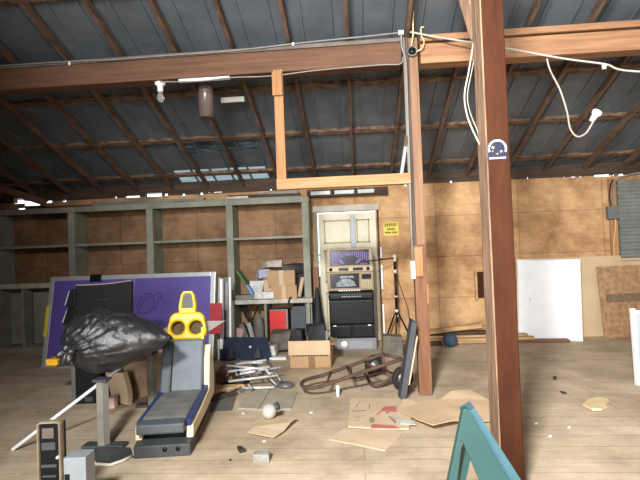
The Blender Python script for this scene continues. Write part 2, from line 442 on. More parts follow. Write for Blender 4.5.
# ------------------------------------------------------------------ beams, posts
YBm = 4.6
b = MB(); b.box((X0, YBm, 3.155), (.5, YBm+.16, 3.365), .006); lbm = b.build('roof_beam', BEAM_RED, origin=(-3, YBm, 3.155))
b = MB(); b.box((X0, YBm-.012, 3.367), (.5, YBm+.16, 3.405), .004); o = b.build('top_strip', mat('strip_grey_brown', (112, 102, 94), var=.15, rough=.8), lbm); o.location = (3, -YBm, -3.155)
tag(lbm, 'reddish brown timber roof beam running left from the slender post', 'beam')
b = MB(); b.box((.68, YBm, 3.145), (X1, YBm+.16, 3.335), .006)
rb = b.build('roof_beam', BEAM_TAN, origin=(3, YBm, 3.145))
b = MB(); b.box((.68, YBm-.025, 3.35), (X1, YBm+.16, 3.41), .004); o = b.build('top_board', BEAM_TAN, rb); o.location = (-3, -YBm, -3.145)
tag(rb, 'bare tan timber roof beam running right behind the foreground post', 'beam')

# slender post with conduit
pp = thing('timber_post', 'slender timber post standing mid floor between the slot machine and lumber pile', 'post', (.6, YBm, 0))
b = MB(); b.box((-.06, 0, 0), (.06, .11, 1.42), .006); b.build('lower_post', wood('post_brown', (136, 94, 66), (98, 64, 44), 'z'), pp)
b = MB(); b.box((-.03, .0, 1.42), (.055, .1, 3.40), .006); b.build('upper_post', wood('post_bare', (152, 116, 88), (116, 86, 62), 'z'), pp)
b = MB(); b.box((-.06, .01, 1.42), (-.03, .11, 3.41), .004); b.build('side_board', wood('post_dark', (98, 80, 70), (66, 52, 46), 'z'), pp)
b = MB(); b.box((-.062, -.03, 1.12), (.02, 0, 1.40), .008); b.build('splice_block', LUMBZ, pp)
b = MB(); b.box((.045, -.018, .86), (.062, 0, 1.05), .003); b.build('wood_chip', LUMBZ, pp)
cn = thing('conduit_pipe', 'grey electrical conduit clipped down the slender timber post', 'conduit', (.525, YBm, 1.0))
b = MB(); b.tube([(0, -.012, .25), (0, -.012, 2.4)], .013); b.build('pipe', CABLEG, cn)
b = MB(); b.box((-.022, -.03, .1), (.022, .0, .27), .006); b.build('switch_box', OFFWH, cn)
jb = thing('junction_box', 'round open junction box with wires at the crossing of beams and post', 'junction box', tuple(at(412, 52, YBm-.02)))
b = MB(); b.lathe([(.048, 0), (.05, .03), (.042, .03), (.04, .008), (0, .008)], 8, M.Rotation(Rd(90), 4, 'X')); b.build('box_shell', STEEL, jb)
b = MB(); b.lathe([(.038, .012), (.036, .03), (0, .034)], 8, M.Rotation(Rd(90), 4, 'X')); b.build('dark_inside', BLACKP, jb)

# foreground post
b = MB()
q = bmesh.new(); bmesh.ops.create_cube(q, size=1, matrix=M.Translation((.805, 2.72+.095, 1.95)) @ M.Diagonal((.128, .19, 3.9, 1)))
bmesh.ops.bevel(q, geom=q.edges[:], offset=.006, segments=1, affect='EDGES')
b.add(q)
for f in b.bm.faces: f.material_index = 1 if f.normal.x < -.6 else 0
fp = tag(b.build('timber_post', [POST_RED, POST_WORN], origin=(.805, 2.72, 0)), 'thick red brown painted square post in the right foreground', 'post')
b = MB(); b.bar((.77, 2.9, 2.65), (.66, 3.35, 3.75), .05, .09); o = b.build('brace', POST_WORN, fp); o.location = (-.805, -2.72, 0)
# sticker
st = thing('round_sticker', 'dark blue round sticker with pale arc stuck on the red brown post', 'sticker', tuple(at(497.3, 149.5, 2.719)))
b = MB(); ol = [(.055*cos(a), .004+.058*sin(a)) for a in [Rd(-25+230*k/24) for k in range(25)]] + [(-.058, -.058), (.058, -.058)]
b.prism(ol, 'y', -.002, .0); b.build('sticker_disc', STICKER, st)
b = MB()
for k in range(13):
    a0, a1 = Rd(-22+224*k/13), Rd(-22+224*(k+.86)/13)
    b.prism([(r*cos(a), .004+r*sin(a)) for r, a in ((.042, a0), (.051, a0), (.051, a1), (.042, a1))], 'y', -.003, -.002)
b.build('arc_lettering', WHITE, st)
b = MB(); b.prism(circ(-.024, .012, .009, 10), 'y', -.003, -.002); b.prism([(.012, -.01), (.02, -.004), (.03, -.012), (.018, -.02)], 'y', -.003, -.002)
b.prism([(-.034, -.008), (-.022, -.004), (-.024, -.012)], 'y', -.003, -.002); b.prism([(-.01, -.022), (.006, -.02), (.0, -.03)], 'y', -.003, -.002); b.build('emblem', GREYPRINT, st)
b = MB()
for k in range(8): b.box((-.046+.0115*k, -.003, -.052), (-.038+.0115*k, -.002, -.043))
b.build('bottom_lettering', OFFWH, st)

# hanging timber frame from the beam
hf = thing('hanging_lumber', 'fresh pale two by four frame hanging under the brown beam beside the slender post', 'timber frame', (-.69, 4.55, 2.0))
b = MB(); b.box((-.045, 0.002, .1), (.045, .045, 1.16), .004); b.build('upright', LUMBZ, hf)
b = MB(); b.box((-.05, 0, 0), (1.225, .09, .1), .004); b.build('bottom_rail', LUMB, hf)
b = MB(); b.box((-.055, -.032, .9), (.04, 0, 1.13), .004); b.build('hanger_block', LUMBZ, hf)
b = MB(); p, q = at(401, 175.5, 4.6), at(407, 136, 4.6); b.bar(p, p+(q-p)*.72, .05, .03); 
ht = b.build('hanging_strut', STEEL, origin=p); b = MB(); b.bar((q-p)*.72, q-p, .05, .035); b.build('wooden_end', RAFT, ht)
tag(ht, 'short grey metal strut with wooden end above the hanging frame beside the post', 'strut')

# ------------------------------------------------------------------ lamps and cables at the beam
p = at(160, 79, 4.68)
lb = thing('ceiling_bulb', 'clear bulb in a white ceramic holder under the brown beam', 'light bulb', (p.x, p.y, 3.155))
b = MB(); b.lathe([(0, 0), (.05, 0), (.055, -.02), (.03, -.04), (.028, -.07), (.03, -.09), (.018, -.095), (0, -.095)]); b.build('lamp_holder', CERAM, lb)
b = MB(); b.lathe([(.0, -.2), (.02, -.195), (.036, -.172), (.038, -.155), (.028, -.125), (.018, -.1), (.016, -.09)]); b.build('bulb_glass', GLASSM, lb)
p = at(206, 103, 4.9)
cl = thing('can_lamp', 'brown metal cylinder lamp hanging below the brown beam', 'lamp', (p.x, p.y, p.z-.16))
b = MB(); b.lathe([(.06, .01), (.074, 0), (.076, .32), (.07, .335), (0, .338)], 24); b.lathe([(.06, .01), (.058, .28), (0, .28)], 24); b.build('shade', LAMPBR, cl)
b = MB(); b.tube([(0, 0, .33), (0, 0, rz_(p.y)-p.z+.16)], .01); b.build('stem', DGREY, cl)
p, q = at(182, 83.5, 4.72), at(232, 80.5, 4.72)
b = MB(); b.box((p.x, 4.62, 3.128), (q.x, 4.66, 3.155), .004); tag(b.build('tube_light', WHITE, origin=(p.x, 4.7, 3.105)), 'white tube light fixed along the underside of the brown beam', 'light')
p, q = at(222, 104, 5.35), at(245, 97.5, 5.35)
b = MB(); b.box((p.x, 5.30, p.z), (q.x, 5.325, q.z+.0), .003); tag(b.build('white_plate', OFFWH, origin=p), 'small pale rectangular plate on the roof batten right of the can lamp', 'plate')

def cable(label, pts, r, m=CABLE, cat='cable', name='cable'):
    b = MB(); P = smoothpts(pts); b.tube(P, r, 6); return tag(b.build(name, m, origin=P[0]), label, cat)
cb = cable('white cable run along the top of the brown beam', [at(-20, 67, 4.57), at(60, 62, 4.57), at(115, 59.5, 4.57), at(160, 56, 4.57), at(230, 51, 4.57), at(300, 43, 4.57), at(360, 37, 4.57), at(401, 32.5, 4.57)], .007, CABLEG)
b = MB(); q = at(69, 63, 4.56); b.box(q+V((-.008, 0, -.02)), q+V((.008, .02, .012))); q = at(293, 44, 4.56); b.box(q+V((-.01, 0, -.012)), q+V((.01, .02, .016)))
q = at(401, 32.5, 4.555); b.box(q+V((-.025, -.01, -.02)), q+V((.025, .02, .02)), .006)
o = b.build('cable_clip', WHITE, cb); o.location = -cb.location
cable('thin grey cable sagging under the brown beam', [at(160, 82, 4.58), at(200, 81, 4.58), at(232, 77.5, 4.58), at(270, 76, 4.58), at(320, 70, 4.58), at(380, 65, 4.58), at(400, 64, 4.58), at(403, 57, 4.58)], .006, CABLEG)
cable('grey cable dropping from the cable box down the slender post', [at(401, 34, 4.55), at(402, 48, 4.55), at(406, 65, 4.57), at(408, 120, 4.57), at(410, 180, 4.57), at(411.5, 240, 4.57)], .009, CABLEG)
w = cable('white cable stretched to the right past the foreground post', [at(410, 32, 4.56), at(440, 37.5, 4.5), at(500, 47, 4.4), at(560, 58, 4.3), at(604, 64, 4.2), at(650, 72, 4.1), (4.2, 4.0, 2.62), (5.57, 3.9, 2.4)], .009)
b = MB(); q = at(604, 66, 4.19); b.box(q+V((-.012, -.012, -.025)), q+V((.012, .012, .012))); o = b.build('cable_clip', WHITE, w); o.location = -w.location
cable('cream wire twisted down from the roof into the round junction box', [at(415, -6, 4.5), at(413, 20, 4.52), at(413, 35, 4.55), at(411, 48, 4.57)], .008, CABLEY)
cable('cream wire hooked from the tan beam to the round junction box', [at(424, 27, 4.55), at(421, 28, 4.55), at(421.5, 36, 4.55), at(424, 42, 4.54), at(422, 48, 4.54), at(416, 52, 4.56)], .007, CABLEY)
cable('looped pale cable hanging left of the foreground post', [at(474, 40, 2.95), at(469, 70, 2.95), at(464.5, 95, 2.95), at(467, 115, 2.92), at(474, 133, 2.88), at(481, 147, 2.86)], .005, CABLE)
cable('second thin grey cable loop hanging left of the foreground post', [at(477, 45, 2.96), at(472, 70, 2.96), at(467.5, 95, 2.96), at(470, 112, 2.93), at(477, 130, 2.89), at(482, 145, 2.87)], .004, CABLEG)
pc = thing('pendant_socket', 'white pendant lamp socket on a drooping cord under the tan beam', 'lamp socket', tuple(at(594, 117, 4.8)))
b = MB(); pts = [at(546, 55, 4.68), at(550, 70, 4.7), at(560, 90, 4.72), at(567, 112, 4.75), at(570, 128, 4.77), at(577, 136.5, 4.78), at(586, 133, 4.79), at(593, 122, 4.8)]
P = [p-pc.location for p in smoothpts(pts)]; b.tube(P, .009, 6); b.build('cord', CABLE, pc)
b = MB(); b.lathe([(0, -.05), (.02, -.05), (.026, -.03), (.03, .02), (.045, .03), (.05, .06), (.0, .065)], 14, M.Rotation(Rd(35), 4, 'Y')); b.build('socket', CERAM, pc)

# ------------------------------------------------------------------ shelving
SF, SB = 7.0, 7.385
sh = thing('shelving_unit', 'long grey painted built in shelving along the back wall on the left', 'shelving', (-3.1, SF, 0))
def sx(x): return x+3.1
D = SB-SF
ups = [-5.55, -4.32, -3.09, -1.865, -.73]
tops = [2.14, 2.13, 2.12, 2.11, 2.10]
for i, x in enumerate(ups):
    w_ = .05 if i else .04
    b = MB()
    lo = .0 if i != 3 else .72
    b.box((sx(x)-w_, 0, 0), (sx(x)+w_, .02, 2.12), .003); b.box((sx(x)+.01, .02, 0), (sx(x)+w_, D-.02, 2.12)); b.build('upright', SHELFP, sh)
b = MB(); b.box((sx(-6.3), -.01, 2.12), (sx(-.67), .02, 2.2), .003); b.box((sx(-6.3), .02, 2.16), (sx(-.67), D, 2.19)); b.build('top_board', SHELFP, sh)
for i, (xa, xb) in enumerate(zip([-6.3]+ups, ups)):
    b = MB(); b.box((sx(xa)+.052, .012, 1.60), (sx(xb)+.009, D-.02, 1.635), .003); b.build('shelf', SHELFP, sh)
for i, (xa, xb) in enumerate(zip([-6.3]+ups[:3], ups[:4])):
    b = MB(); b.box((sx(xa)+.013, -.005, .985), (sx(xb)-.013, D-.02, 1.06), .003); b.build('shelf', WHITEEDGE if i < 2 else SHELFP, sh)
    b = MB(); b.box((sx(xa)+.013, .0, .0), (sx(xb)-.013, D-.02, .09), .003); b.box((sx(xa)+.4, .01, .09), (sx(xa)+.44, .2, .98)); b.build('lower_shelf', SHELFP, sh)
    b = MB(); b.box((sx(xa)+.013, .26, .1), (sx(xb)-.013, .28, .97)); b.build('lower_panel', SHELFP, sh)
b = MB(); b.box((sx(-2.05), -.12, .66), (sx(-.66), D-.02, .72), .004); b.build('counter', [WHITEEDGE], sh)
b = MB(); b.box((sx(-1.95), -.1, .06), (sx(-.7), D-.02, .1), .003); b.build('lower_shelf', SHELFP, sh)
for x in (-1.35, -.72, -1.88):
    b = MB(); b.box((sx(x)-.018, -.1, .1 if x == -1.35 else 0), (sx(x)+.018, D-.03, .66), .003); b.build('divider', SHELFP, sh)
b = MB(); b.box((sx(-6.3), D-.018, .1), (sx(-.7), D, 2.15)); b.build('back_panel', SHELFB, sh)
b = MB(); b.box((sx(-1.84), -.125, .16), (sx(-1.8), -.115, .66)); b.build('loose_strip', OFFWH, sh)

# boards lying on top of the shelving
def board(label, a, bb, w, h, m=GREYWOOD, group=None, name='plank', cat='plank', bev=.003):
    a, bb = V(a), V(bb); b = MB(); b.bar(a, bb, w, h, bev=bev); return tag(b.build(name, m, origin=(a+bb)/2), label, cat, group)
board('long grey plank lying along the front of the shelving top', (-4.0, 7.09, 2.22), (-.75, 7.09, 2.205), .1, .03)
board('shorter grey plank stacked behind the long one on the shelving top', (-4.05, 7.22, 2.235), (-2.3, 7.22, 2.235), .12, .08)
board('dark board on the shelving top above the cluttered bay', (-1.9, 7.12, 2.255), (-.8, 7.10, 2.24), .08, .05, DARKWOOD)
board('black board leaning highest on the shelving top near the door', (-1.75, 7.2, 2.26), (-.85, 7.2, 2.31), .06, .06, GREYWOOD)
board('short pale offcut on the shelving top beneath the bright roof sheets', (-1.9, 7.06, 2.237), (-1.58, 7.06, 2.237), .06, .035, WHITEEDGE)
board('red brown offcut on the shelving top at the left', (-4.85, 7.1, 2.215), (-4.0, 7.1, 2.215), .12, .045, BEAM_RED)
board('fallen brown timber slanting under the roof at the far left', at(-12, 184, 6.7), at(46, 203, 6.9), .05, .1, BEAM_RED, name='timber', cat='timber')
board('dark beam spanning above the cream door', (-.72, 7.3, 2.27), (.5, 7.3, 2.27), .12, .11, DARKWOOD, name='timber', cat='timber')
for k, (xa, xb) in enumerate([(-.66, -.36), (-.3, .0), (.05, .3)]):
    b = MB(); b.box((xa, 7.225, 2.24), (xb, 7.236, 2.3), .003)  # grey strips put where light shows through slits above the door
    tag(b.build('lit_slit_strip', STEEL, origin=(xa, 7.23, 2.24)), ['leftmost', 'middle', 'rightmost'][k]+' grey strip standing for a bluish lit slit above the door', 'plate', 'lit slits above the door')

# ------------------------------------------------------------------ door
dr = struct(bpy.data.objects.new('door_1', None)); COL.objects.link(dr); dr.location = (-.13, YB, 0)
b = MB(); b.box((-.441, -.0, .0), (.441, .035, 1.965)); b.box((-.47, 0, .0), (-.44, .03, 1.0)); b.box((-.47, 0, 1.2), (-.44, .03, 1.23)); b.box((-.47, 0, 1.32), (-.44, .03, 1.345)); b.build('slab', CREAMDOOR, dr)
b = MB()
for (xa, xb, za, zb) in ((-.36, .06, 1.5, 1.86), (.14, .34, 1.5, 1.86), (-.36, .06, .9, 1.4), (.14, .34, .9, 1.4), (-.36, .34, .15, .75)):
    for (a, c, d, e) in ((xa, za, xb, za+.02), (xa, zb-.02, xb, zb), (xa, za, xa+.02, zb), (xb-.02, za, xb, zb)): b.box((a, -.01, c), (d, .0, e))
b.build('panel_moulding', mat('moulding_tan', (176, 160, 124), var=.1), dr)
b = MB(); b.box((.05, -.03, 1.2), (.125, -.01, 1.93), .003); b.build('grey_strip', STRAP, dr)
b = MB(); b.box((-.52, -.06, 1.99), (.5, 0, 2.085), .004); b.build('head_casing', mat('casing_pale', (186, 180, 164), var=.1), dr)
b = MB(); b.box((-.5, -.05, 0), (-.455-.0, -.01, 1.99), .004); b.build('left_casing', SHELFP, dr)
b = MB(); b.box((.46, -.035, 0), (.485, -.005, 1.99), .004); b.build('right_casing', DARKWOOD, dr)
b = MB(); 
for za, zb in ((.05, .55), (.78, 1.15), (1.25, 1.42)): b.box((.487, -.06, za), (.515, -.035, zb), .006)
tag(b.build('reflective_strip', WHITE, origin=(0, 0, 0)), 'broken white strip hanging on the right edge of the door frame', 'strip').location = (-.13, YB, 0)
ws = thing('warning_sign', 'small yellow warning sign with black lettering on the plywood', 'sign', tuple(at(391, 229, YB-.006)))
b = MB(); b.box((-.115, 0, -.1), (.115, .004, .1), .002); b.build('sign_board', SIGNY, ws)
b = MB(); b.box((-.1, -.001, .035), (.1, 0, .09)); b.build('header_band', SIGNO, ws)
b = MB()
for k in range(6):
    x = -.088+.03*k; b.box((x, -.003, .042), (x+.008, -.001, .084)); b.box((x, -.003, .06), (x+.018, -.001, .067)); b.box((x, -.003, .076), (x+.018, -.001, .084))
b.build('lettering', SIGND, ws); b = MB()
for k in range(8): x = -.06+.015*k; b.box((x, -.003, -.02), (x+.01, 0, .012))
b.build('lettering', SIGND, ws); b = MB()
for k in range(12):
    if k != 6: x = -.095+.016*k; b.box((x, -.003, -.068), (x+.011, 0, -.04))
b.build('lettering', SIGND, ws)

# ------------------------------------------------------------------ slot machine
sm = thing('slot_machine', 'tall slot machine with champagne trim and purple top glass before the cream door', 'slot machine', (-.1, 6.72, 0), Rd(1))
b = MB(); b.prism([(.02, .04), (.5, .04), (.5, 1.40), (.12, 1.40), (.1, .86), (.0, .80), (.02, .74)], 'x', -.31, .31, .006); b.build('cabinet', BLACK, sm)
b = MB(); b.box((-.33, -.0, .0), (.33, .5, .16), .008); b.build('base_plinth', mat('plinth_grey', (128, 132, 136), var=.08, rough=.5), sm)
b = MB(); b.box((-.25, -.012, .02), (-.09, 0, .13)); b.box((-.05, -.012, .02), (.27, 0, .13)); b.build('plinth_door', mat('plinth_panel', (146, 150, 154), var=.06, rough=.4), sm)
b = MB(); b.lathe([(.05, 0), (.045, .02), (0, .02)], 16, M.Translation((-.12, -.01, .085)) @ M.Rotation(Rd(90), 4, 'X')); b.build('coin_cup', CERAM, sm)
b = MB(); b.box((-.3, -.01, .18), (-.015, .03, .34), .01); b.box((.015, -.01, .18), (.3, .03, .34), .01); b.build('kick_panel', BLACKP, sm)
b = MB(); b.box((-.31, -.03, .36), (.31, .05, .70), .02); b.build('belly_door', BLACKP, sm)
b = MB(); b.box((-.315, -.08, .70), (.315, .06, .80), .03); b.build('button_deck', BLACKP, sm)
b = MB(); b.box((-.26, -.012, .335), (-.22, -.01, .35)); b.box((.22, -.013, .335), (.26, -.011, .35)); b.build('latch', WHITE, sm)
b = MB()
for k in range(8): b.box((-.13+.035*k, -.1, .745), (-.105+.035*k, -.08, .76), .003)
b.build('deck_button', mat('button_silver', (150, 152, 150), var=.1, rough=.3), sm)
b = MB(); b.addmesh(plate([(-.325, .80), (.325, .80), (.325, 1.10), (-.325, 1.10)], [[(-.28, .86), (.12, .86), (.12, 1.06), (-.28, 1.06)]], .05, .006), M.Translation((0, .07, 0))); b.build('screen_bezel', GOLD, sm)
b = MB(); b.box((-.285, .065, .855), (.125, .08, 1.065)); sc = b.build('lower_screen', SCRDARK, sm)
b = MB(); b.prism([(-.2, .88), (.08, .88), (.05, .95), (-.02, .99), (-.12, .99), (-.2, .93)], 'y', .06, .066); b.prism([(-.16, 1.0), (.06, 1.0), (.03, 1.03), (-.13, 1.03)], 'y', .06, .066); b.build('artwork', SCRLIGHT, sc)
b = MB(); b.box((.16, .04, .98), (.29, .05, 1.05), .003); b.build('display_strip', SCRDARK, sm)
kp = MB(); kp.box((.15, .035, .85), (.3, .046, .96), .004); kp.build('keypad_plate', GOLDL, sm)
b = MB()
for i in range(3):
    for j in range(3): b.box((.175+.04*i, .028, .865+.032*j), (.2+.04*i, .036, .885+.032*j), .002)
b.build('keypad_button', GOLD, sm)
b = MB()
for k in range(9): b.box((-.17+.035*k, .03, .815), (-.148+.035*k, .046, .835), .003)
b.build('play_button', CERAM, sm)
b = MB(); b.box((-.335, .02, 1.085), (.325, .1, 1.165), .012); b.build('middle_rail', GOLDL, sm)
b = MB()
for x in (-.27, .25): b.lathe([(.026, 0), (.024, .012), (0, .012)], 14, M.Translation((x, .022, 1.125)) @ M.Rotation(Rd(90), 4, 'X'))
b.build('speaker', BLACKP, sm)
b = MB(); b.box((-.16, .012, 1.105), (-.02, .022, 1.145), .003); b.box((.04, .012, 1.105), (.18, .022, 1.145), .003); b.build('meter_window', SCRDARK, sm)
b = MB(); b.addmesh(plate([(-.325, 1.15), (.325, 1.15), (.315, 1.42), (-.315, 1.42)], [[(-.275, 1.18), (.275, 1.18), (.27, 1.39), (-.27, 1.39)]], .05, .006), M.Translation((0, .09, 0))); b.build('top_bezel', GOLD, sm)
b = MB(); b.box((-.28, .085, 1.175), (.28, .1, 1.395)); tg = b.build('top_glass', SCRDARK, sm)
b = MB()
for k in range(20):
    x = -.265+.0275*k; d = abs(k-9.5)/9.5; h = .04+.1*d
    b.box((x, .079, 1.37-h+random.uniform(-.02, .01)), (x+random.uniform(.01, .02), .086, 1.375+random.uniform(-.02, .005)))
b.prism([(-.12, 1.2), (-.18, 1.27), (-.13, 1.27), (-.07, 1.2)], 'y', .079, .086); b.prism([(.12, 1.2), (.18, 1.27), (.13, 1.27), (.07, 1.2)], 'y', .079, .086)
b.box((-.26, .079, 1.19), (-.15, .086, 1.205)); b.box((.14, .079, 1.19), (.25, .086, 1.205)); b.build('artwork', SCRPURP, tg)

# boom stand
p = fl(393, 336)
ts = thing('boom_stand', 'black tripod stand with a thin boom arm by the plywood wall', 'stand', (.55, 7.1, 0))
b = MB(); b.tube([(0, 0, .3), (0, 0, 1.26)], .018); b.build('pole', BLACKP, ts)
for k in range(3):
    a = Rd(-100+120*k); b = MB(); b.tube([(0, 0, .47), (.05*cos(a), .05*sin(a), .4), (.24*cos(a), .16*sin(a), .012)], .012); b.build('leg', BLACKP, ts)
for z0, z1 in ((.46, .5), (.39, .42), (.68, .7), (1.03, 1.08), (1.2, 1.3)): b = MB(); b.tube([(0, 0, z0), (0, 0, z1)], .026, 10); b.build('clamp_collar', OFFWH, ts)
b = MB(); b.tube([(0, -.02, 1.25), (-.40, -.46, 1.23)], .008); b.build('boom_arm', BLACKP, ts)
cable('thin dark cable slumped against the plywood beside the boom stand', [(.58, 7.36, 1.0), (.66, 7.37, .75), (.75, 7.36, .4), (.72, 7.3, .02), (.62, 7.2, .012)], .006, RUBBER)

# things left of the slot machine
b = MB(); b.box((-.66, 7.15, 0), (-.58, 7.25, 1.15), .004); tag(b.build('wood_stud', wood('stud_red', (150, 106, 76), (112, 76, 54), 'z'), origin=(-.62, 7.2, 0)), 'red brown wooden stud standing between the shelving and slot machine', 'stud')
b = MB()
prof = [(.0, 0), (.06, .01), (.09, .1), (.1, .25), (.07, .42), (.045, .6), (.03, .8), (.012, .86), (0, .87)]
b.lathe(prof, 16, M.Translation((-.6, 7.02, .0)) @ M.Diagonal((1, .6, 1, 1))); tag(b.build('instrument_bag', BAGD, origin=(-.6, 7.02, 0)), 'tall slim black bag standing left of the slot machine', 'bag')

# ------------------------------------------------------------------ purple framed board
pb = thing('purple_board', 'large purple panel in an aluminium frame leaning behind the bin bag', 'display board', (-3.02, 6.0, 0))
pb.rotation_euler = (Rd(-11.5), 0, Rd(-.6))
PW, PH = 1.15, 1.2
b = MB(); b.box((-PW+.05, .01, .05), (PW-.05, .035, PH-.05)); b.build('panel', PURPLE, pb)
for (n, lo, hi) in (('frame_side', (-PW, 0, .0), (-PW+.06, .05, PH)), ('frame_side', (PW-.065, 0, 0), (PW, .05, PH)), ('frame_rail', (-PW+.06, 0, PH-.06), (PW-.065, .05, PH)), ('frame_rail', (-PW+.06, 0, 0), (PW-.065, .05, .06))):
    b = MB(); b.box(lo, hi, .006); b.build(n, ALU, pb)
b = MB(); b.box((.03, .004, .06), (.045, .011, PH-.06)); b.build('seam', mat('pale_purple_seam', (140, 126, 186), var=.05), pb)
b = MB()
pts = [(.1, .006, .78), (.16, .006, .9), (.28, .006, .93), (.33, .006, .8), (.24, .006, .68), (.12, .006, .7), (.2, .006, .85), (.4, .006, .94), (.42, .006, .9), (.34, .006, .72)]
b.tube(smoothpts(pts, 6), .006, 5); b.build('scribble', PURPD, pb)
b = MB(); b.box((-PW-.012, -.006, .40), (-PW+.03, .056, .80), .003); tag(b.build('yellow_strip', YELTAPE), 'yellow tape strip on the left edge of the purple board', 'tape')
ys_ = bpy.data.objects['yellow_strip']; ys_.location = pb.location; ys_.rotation_euler = pb.rotation_euler
b = MB(); b.box((-.58, -.012, PH-.085), (-.42, .06, PH+.012), .004); o = b.build('black_clip', BLACKP); o.location = pb.location; o.rotation_euler = pb.rotation_euler
tag(o, 'black clip over the top edge of the purple board', 'clip')
# white framed boards behind it, red band
wf = thing('white_framed_board', 'white edged board standing just behind the right edge of the purple board', 'board', (-2.3, 6.32, 0)); wf.rotation_euler.x = Rd(-6)
b = MB(); b.box((-.5, 0, 0), (.42, .03, 1.1), .004); b.build('panel', OFFWH, wf)
b = MB(); b.box((.43, -.02, .0), (.47, .05, 1.07), .004); b.build('edge_rail', WHITE, wf)
wf2 = thing('white_framed_board', 'thin white rail board outermost behind the purple board at the shelving', 'board', (-2.25, 6.46, 0)); wf2.rotation_euler.x = Rd(-5)
b = MB(); b.box((-.5, 0, 0), (.46, .025, 1.02), .003); b.build('panel', STEEL, wf2)
b = MB(); b.box((.47, -.01, .0), (.5, .035, 1.08), .003); b.build('edge_rail', WHITE, wf2)
b = MB(); b.box((PW-.055, -.022, .39), (PW+.105, -.003, .78), .004)
o = b.build('red_band', REDD); o.location = pb.location; o.rotation_euler = pb.rotation_euler; tag(o, 'dark red band wrapped around the right edges of the framed boards', 'band')

# ------------------------------------------------------------------ black arcade cabinet behind the bag
ac = thing('arcade_cabinet', 'black arcade cabinet with angular left side behind the bin bag', 'arcade cabinet', (-2.55, 4.5, 0), Rd(2))
b = MB(); b.prism([(-.2, .5), (.33, .5), (.36, 1.165), (-.19, 1.145)], 'y', 0, .06, .005); b.build('upper_panel', BLACK, ac)
b = MB(); b.box((-.22, .0, .0), (.03, .3, .52), .006); b.build('lower_box', BLACK, ac)
b = MB(); b.tube(smoothpts([(-.19, .0, 1.15), (.0, 0, 1.15), (.2, 0, 1.16), (.36, 0, 1.18)]), .006, 6); b.build('edge_trim', GREYPRINT, ac)
b = MB(); b.box((-.29, .05, .02), (-.225, .35, .42), .004); b.build('side_plate', STEEL, ac)
b = MB()
b.prism([(-.2, 1.1), (-.25, 1.11), (-.3, .95), (-.26, .92), (-.2, .95)], 'y', .0, .06, .004)
b.prism([(-.2, .93), (-.28, .92), (-.33, .78), (-.27, .74), (-.2, .78)], 'y', .0, .06, .004)
b.prism([(-.2, .74), (-.3, .76), (-.25, .6), (-.2, .58)], 'y', .0, .06, .004); b.build('side_bracket', BLACKP, ac)
b = MB(); b.bar((-.255, .01, 1.10), (-.305, .01, .96), .012, .012); b.bar((-.285, .01, .91), (-.335, .01, .79), .012, .012); b.build('bracket_trim', ALU, ac)
b = MB(); b.box((-.13, -.004, .02), (-.05, 0, .07)); b.build('floor_label', DGREY, ac)
b = MB()
for k in range(4): b.box((.02+.03*k, -.003, 1.0), (.035+.03*k, 0, 1.005)); b.box((.02+.03*k, -.003, .93), (.035+.03*k, 0, .935))
b.build('faint_marks', DGREY, ac)
b = MB(); p = at(52, 362, 4.5)-ac.location; b.box((p.x-.055, .0, p.z-.035), (p.x+.06, .16, p.z+.03), .012)
b.build('corner_piece', ORANGE, ac)['label'] = 'orange yellow corner piece'
b = MB(); b.box((p.x+.03, .03, p.z-.05), (-.2, .12, p.z-.036)); b.build('corner_bracket', DGREY, ac)

# ------------------------------------------------------------------ pedestals with the bin bag
LEGM = mat('leg_grey', (128, 126, 116), var=.12, rough=.55)
for lab, x, y in (('grey metal pedestal with dark foot carrying the bin bag', -1.93, 3.47), ('grey metal pedestal standing behind the right end of the bin bag', -1.96, 4.4)):
    pt = thing('metal_pedestal', lab, 'pedestal', (x, y, 0), 0, 'grey metal pedestals by the bin bag')
    b = MB(); b.prism(circ(0, 0, .048, 6), 'z', .025, .488); b.build('column', LEGM, pt)
    b = MB(); b.box((-.15, -.05, 0), (.17, .05, .025), .01); b.build('foot_plate', DGREY, pt)
    b = MB(); b.box((-.052, -.048, .488), (.052, .048, .508), .004); b.build('top_plate', DGREY, pt)

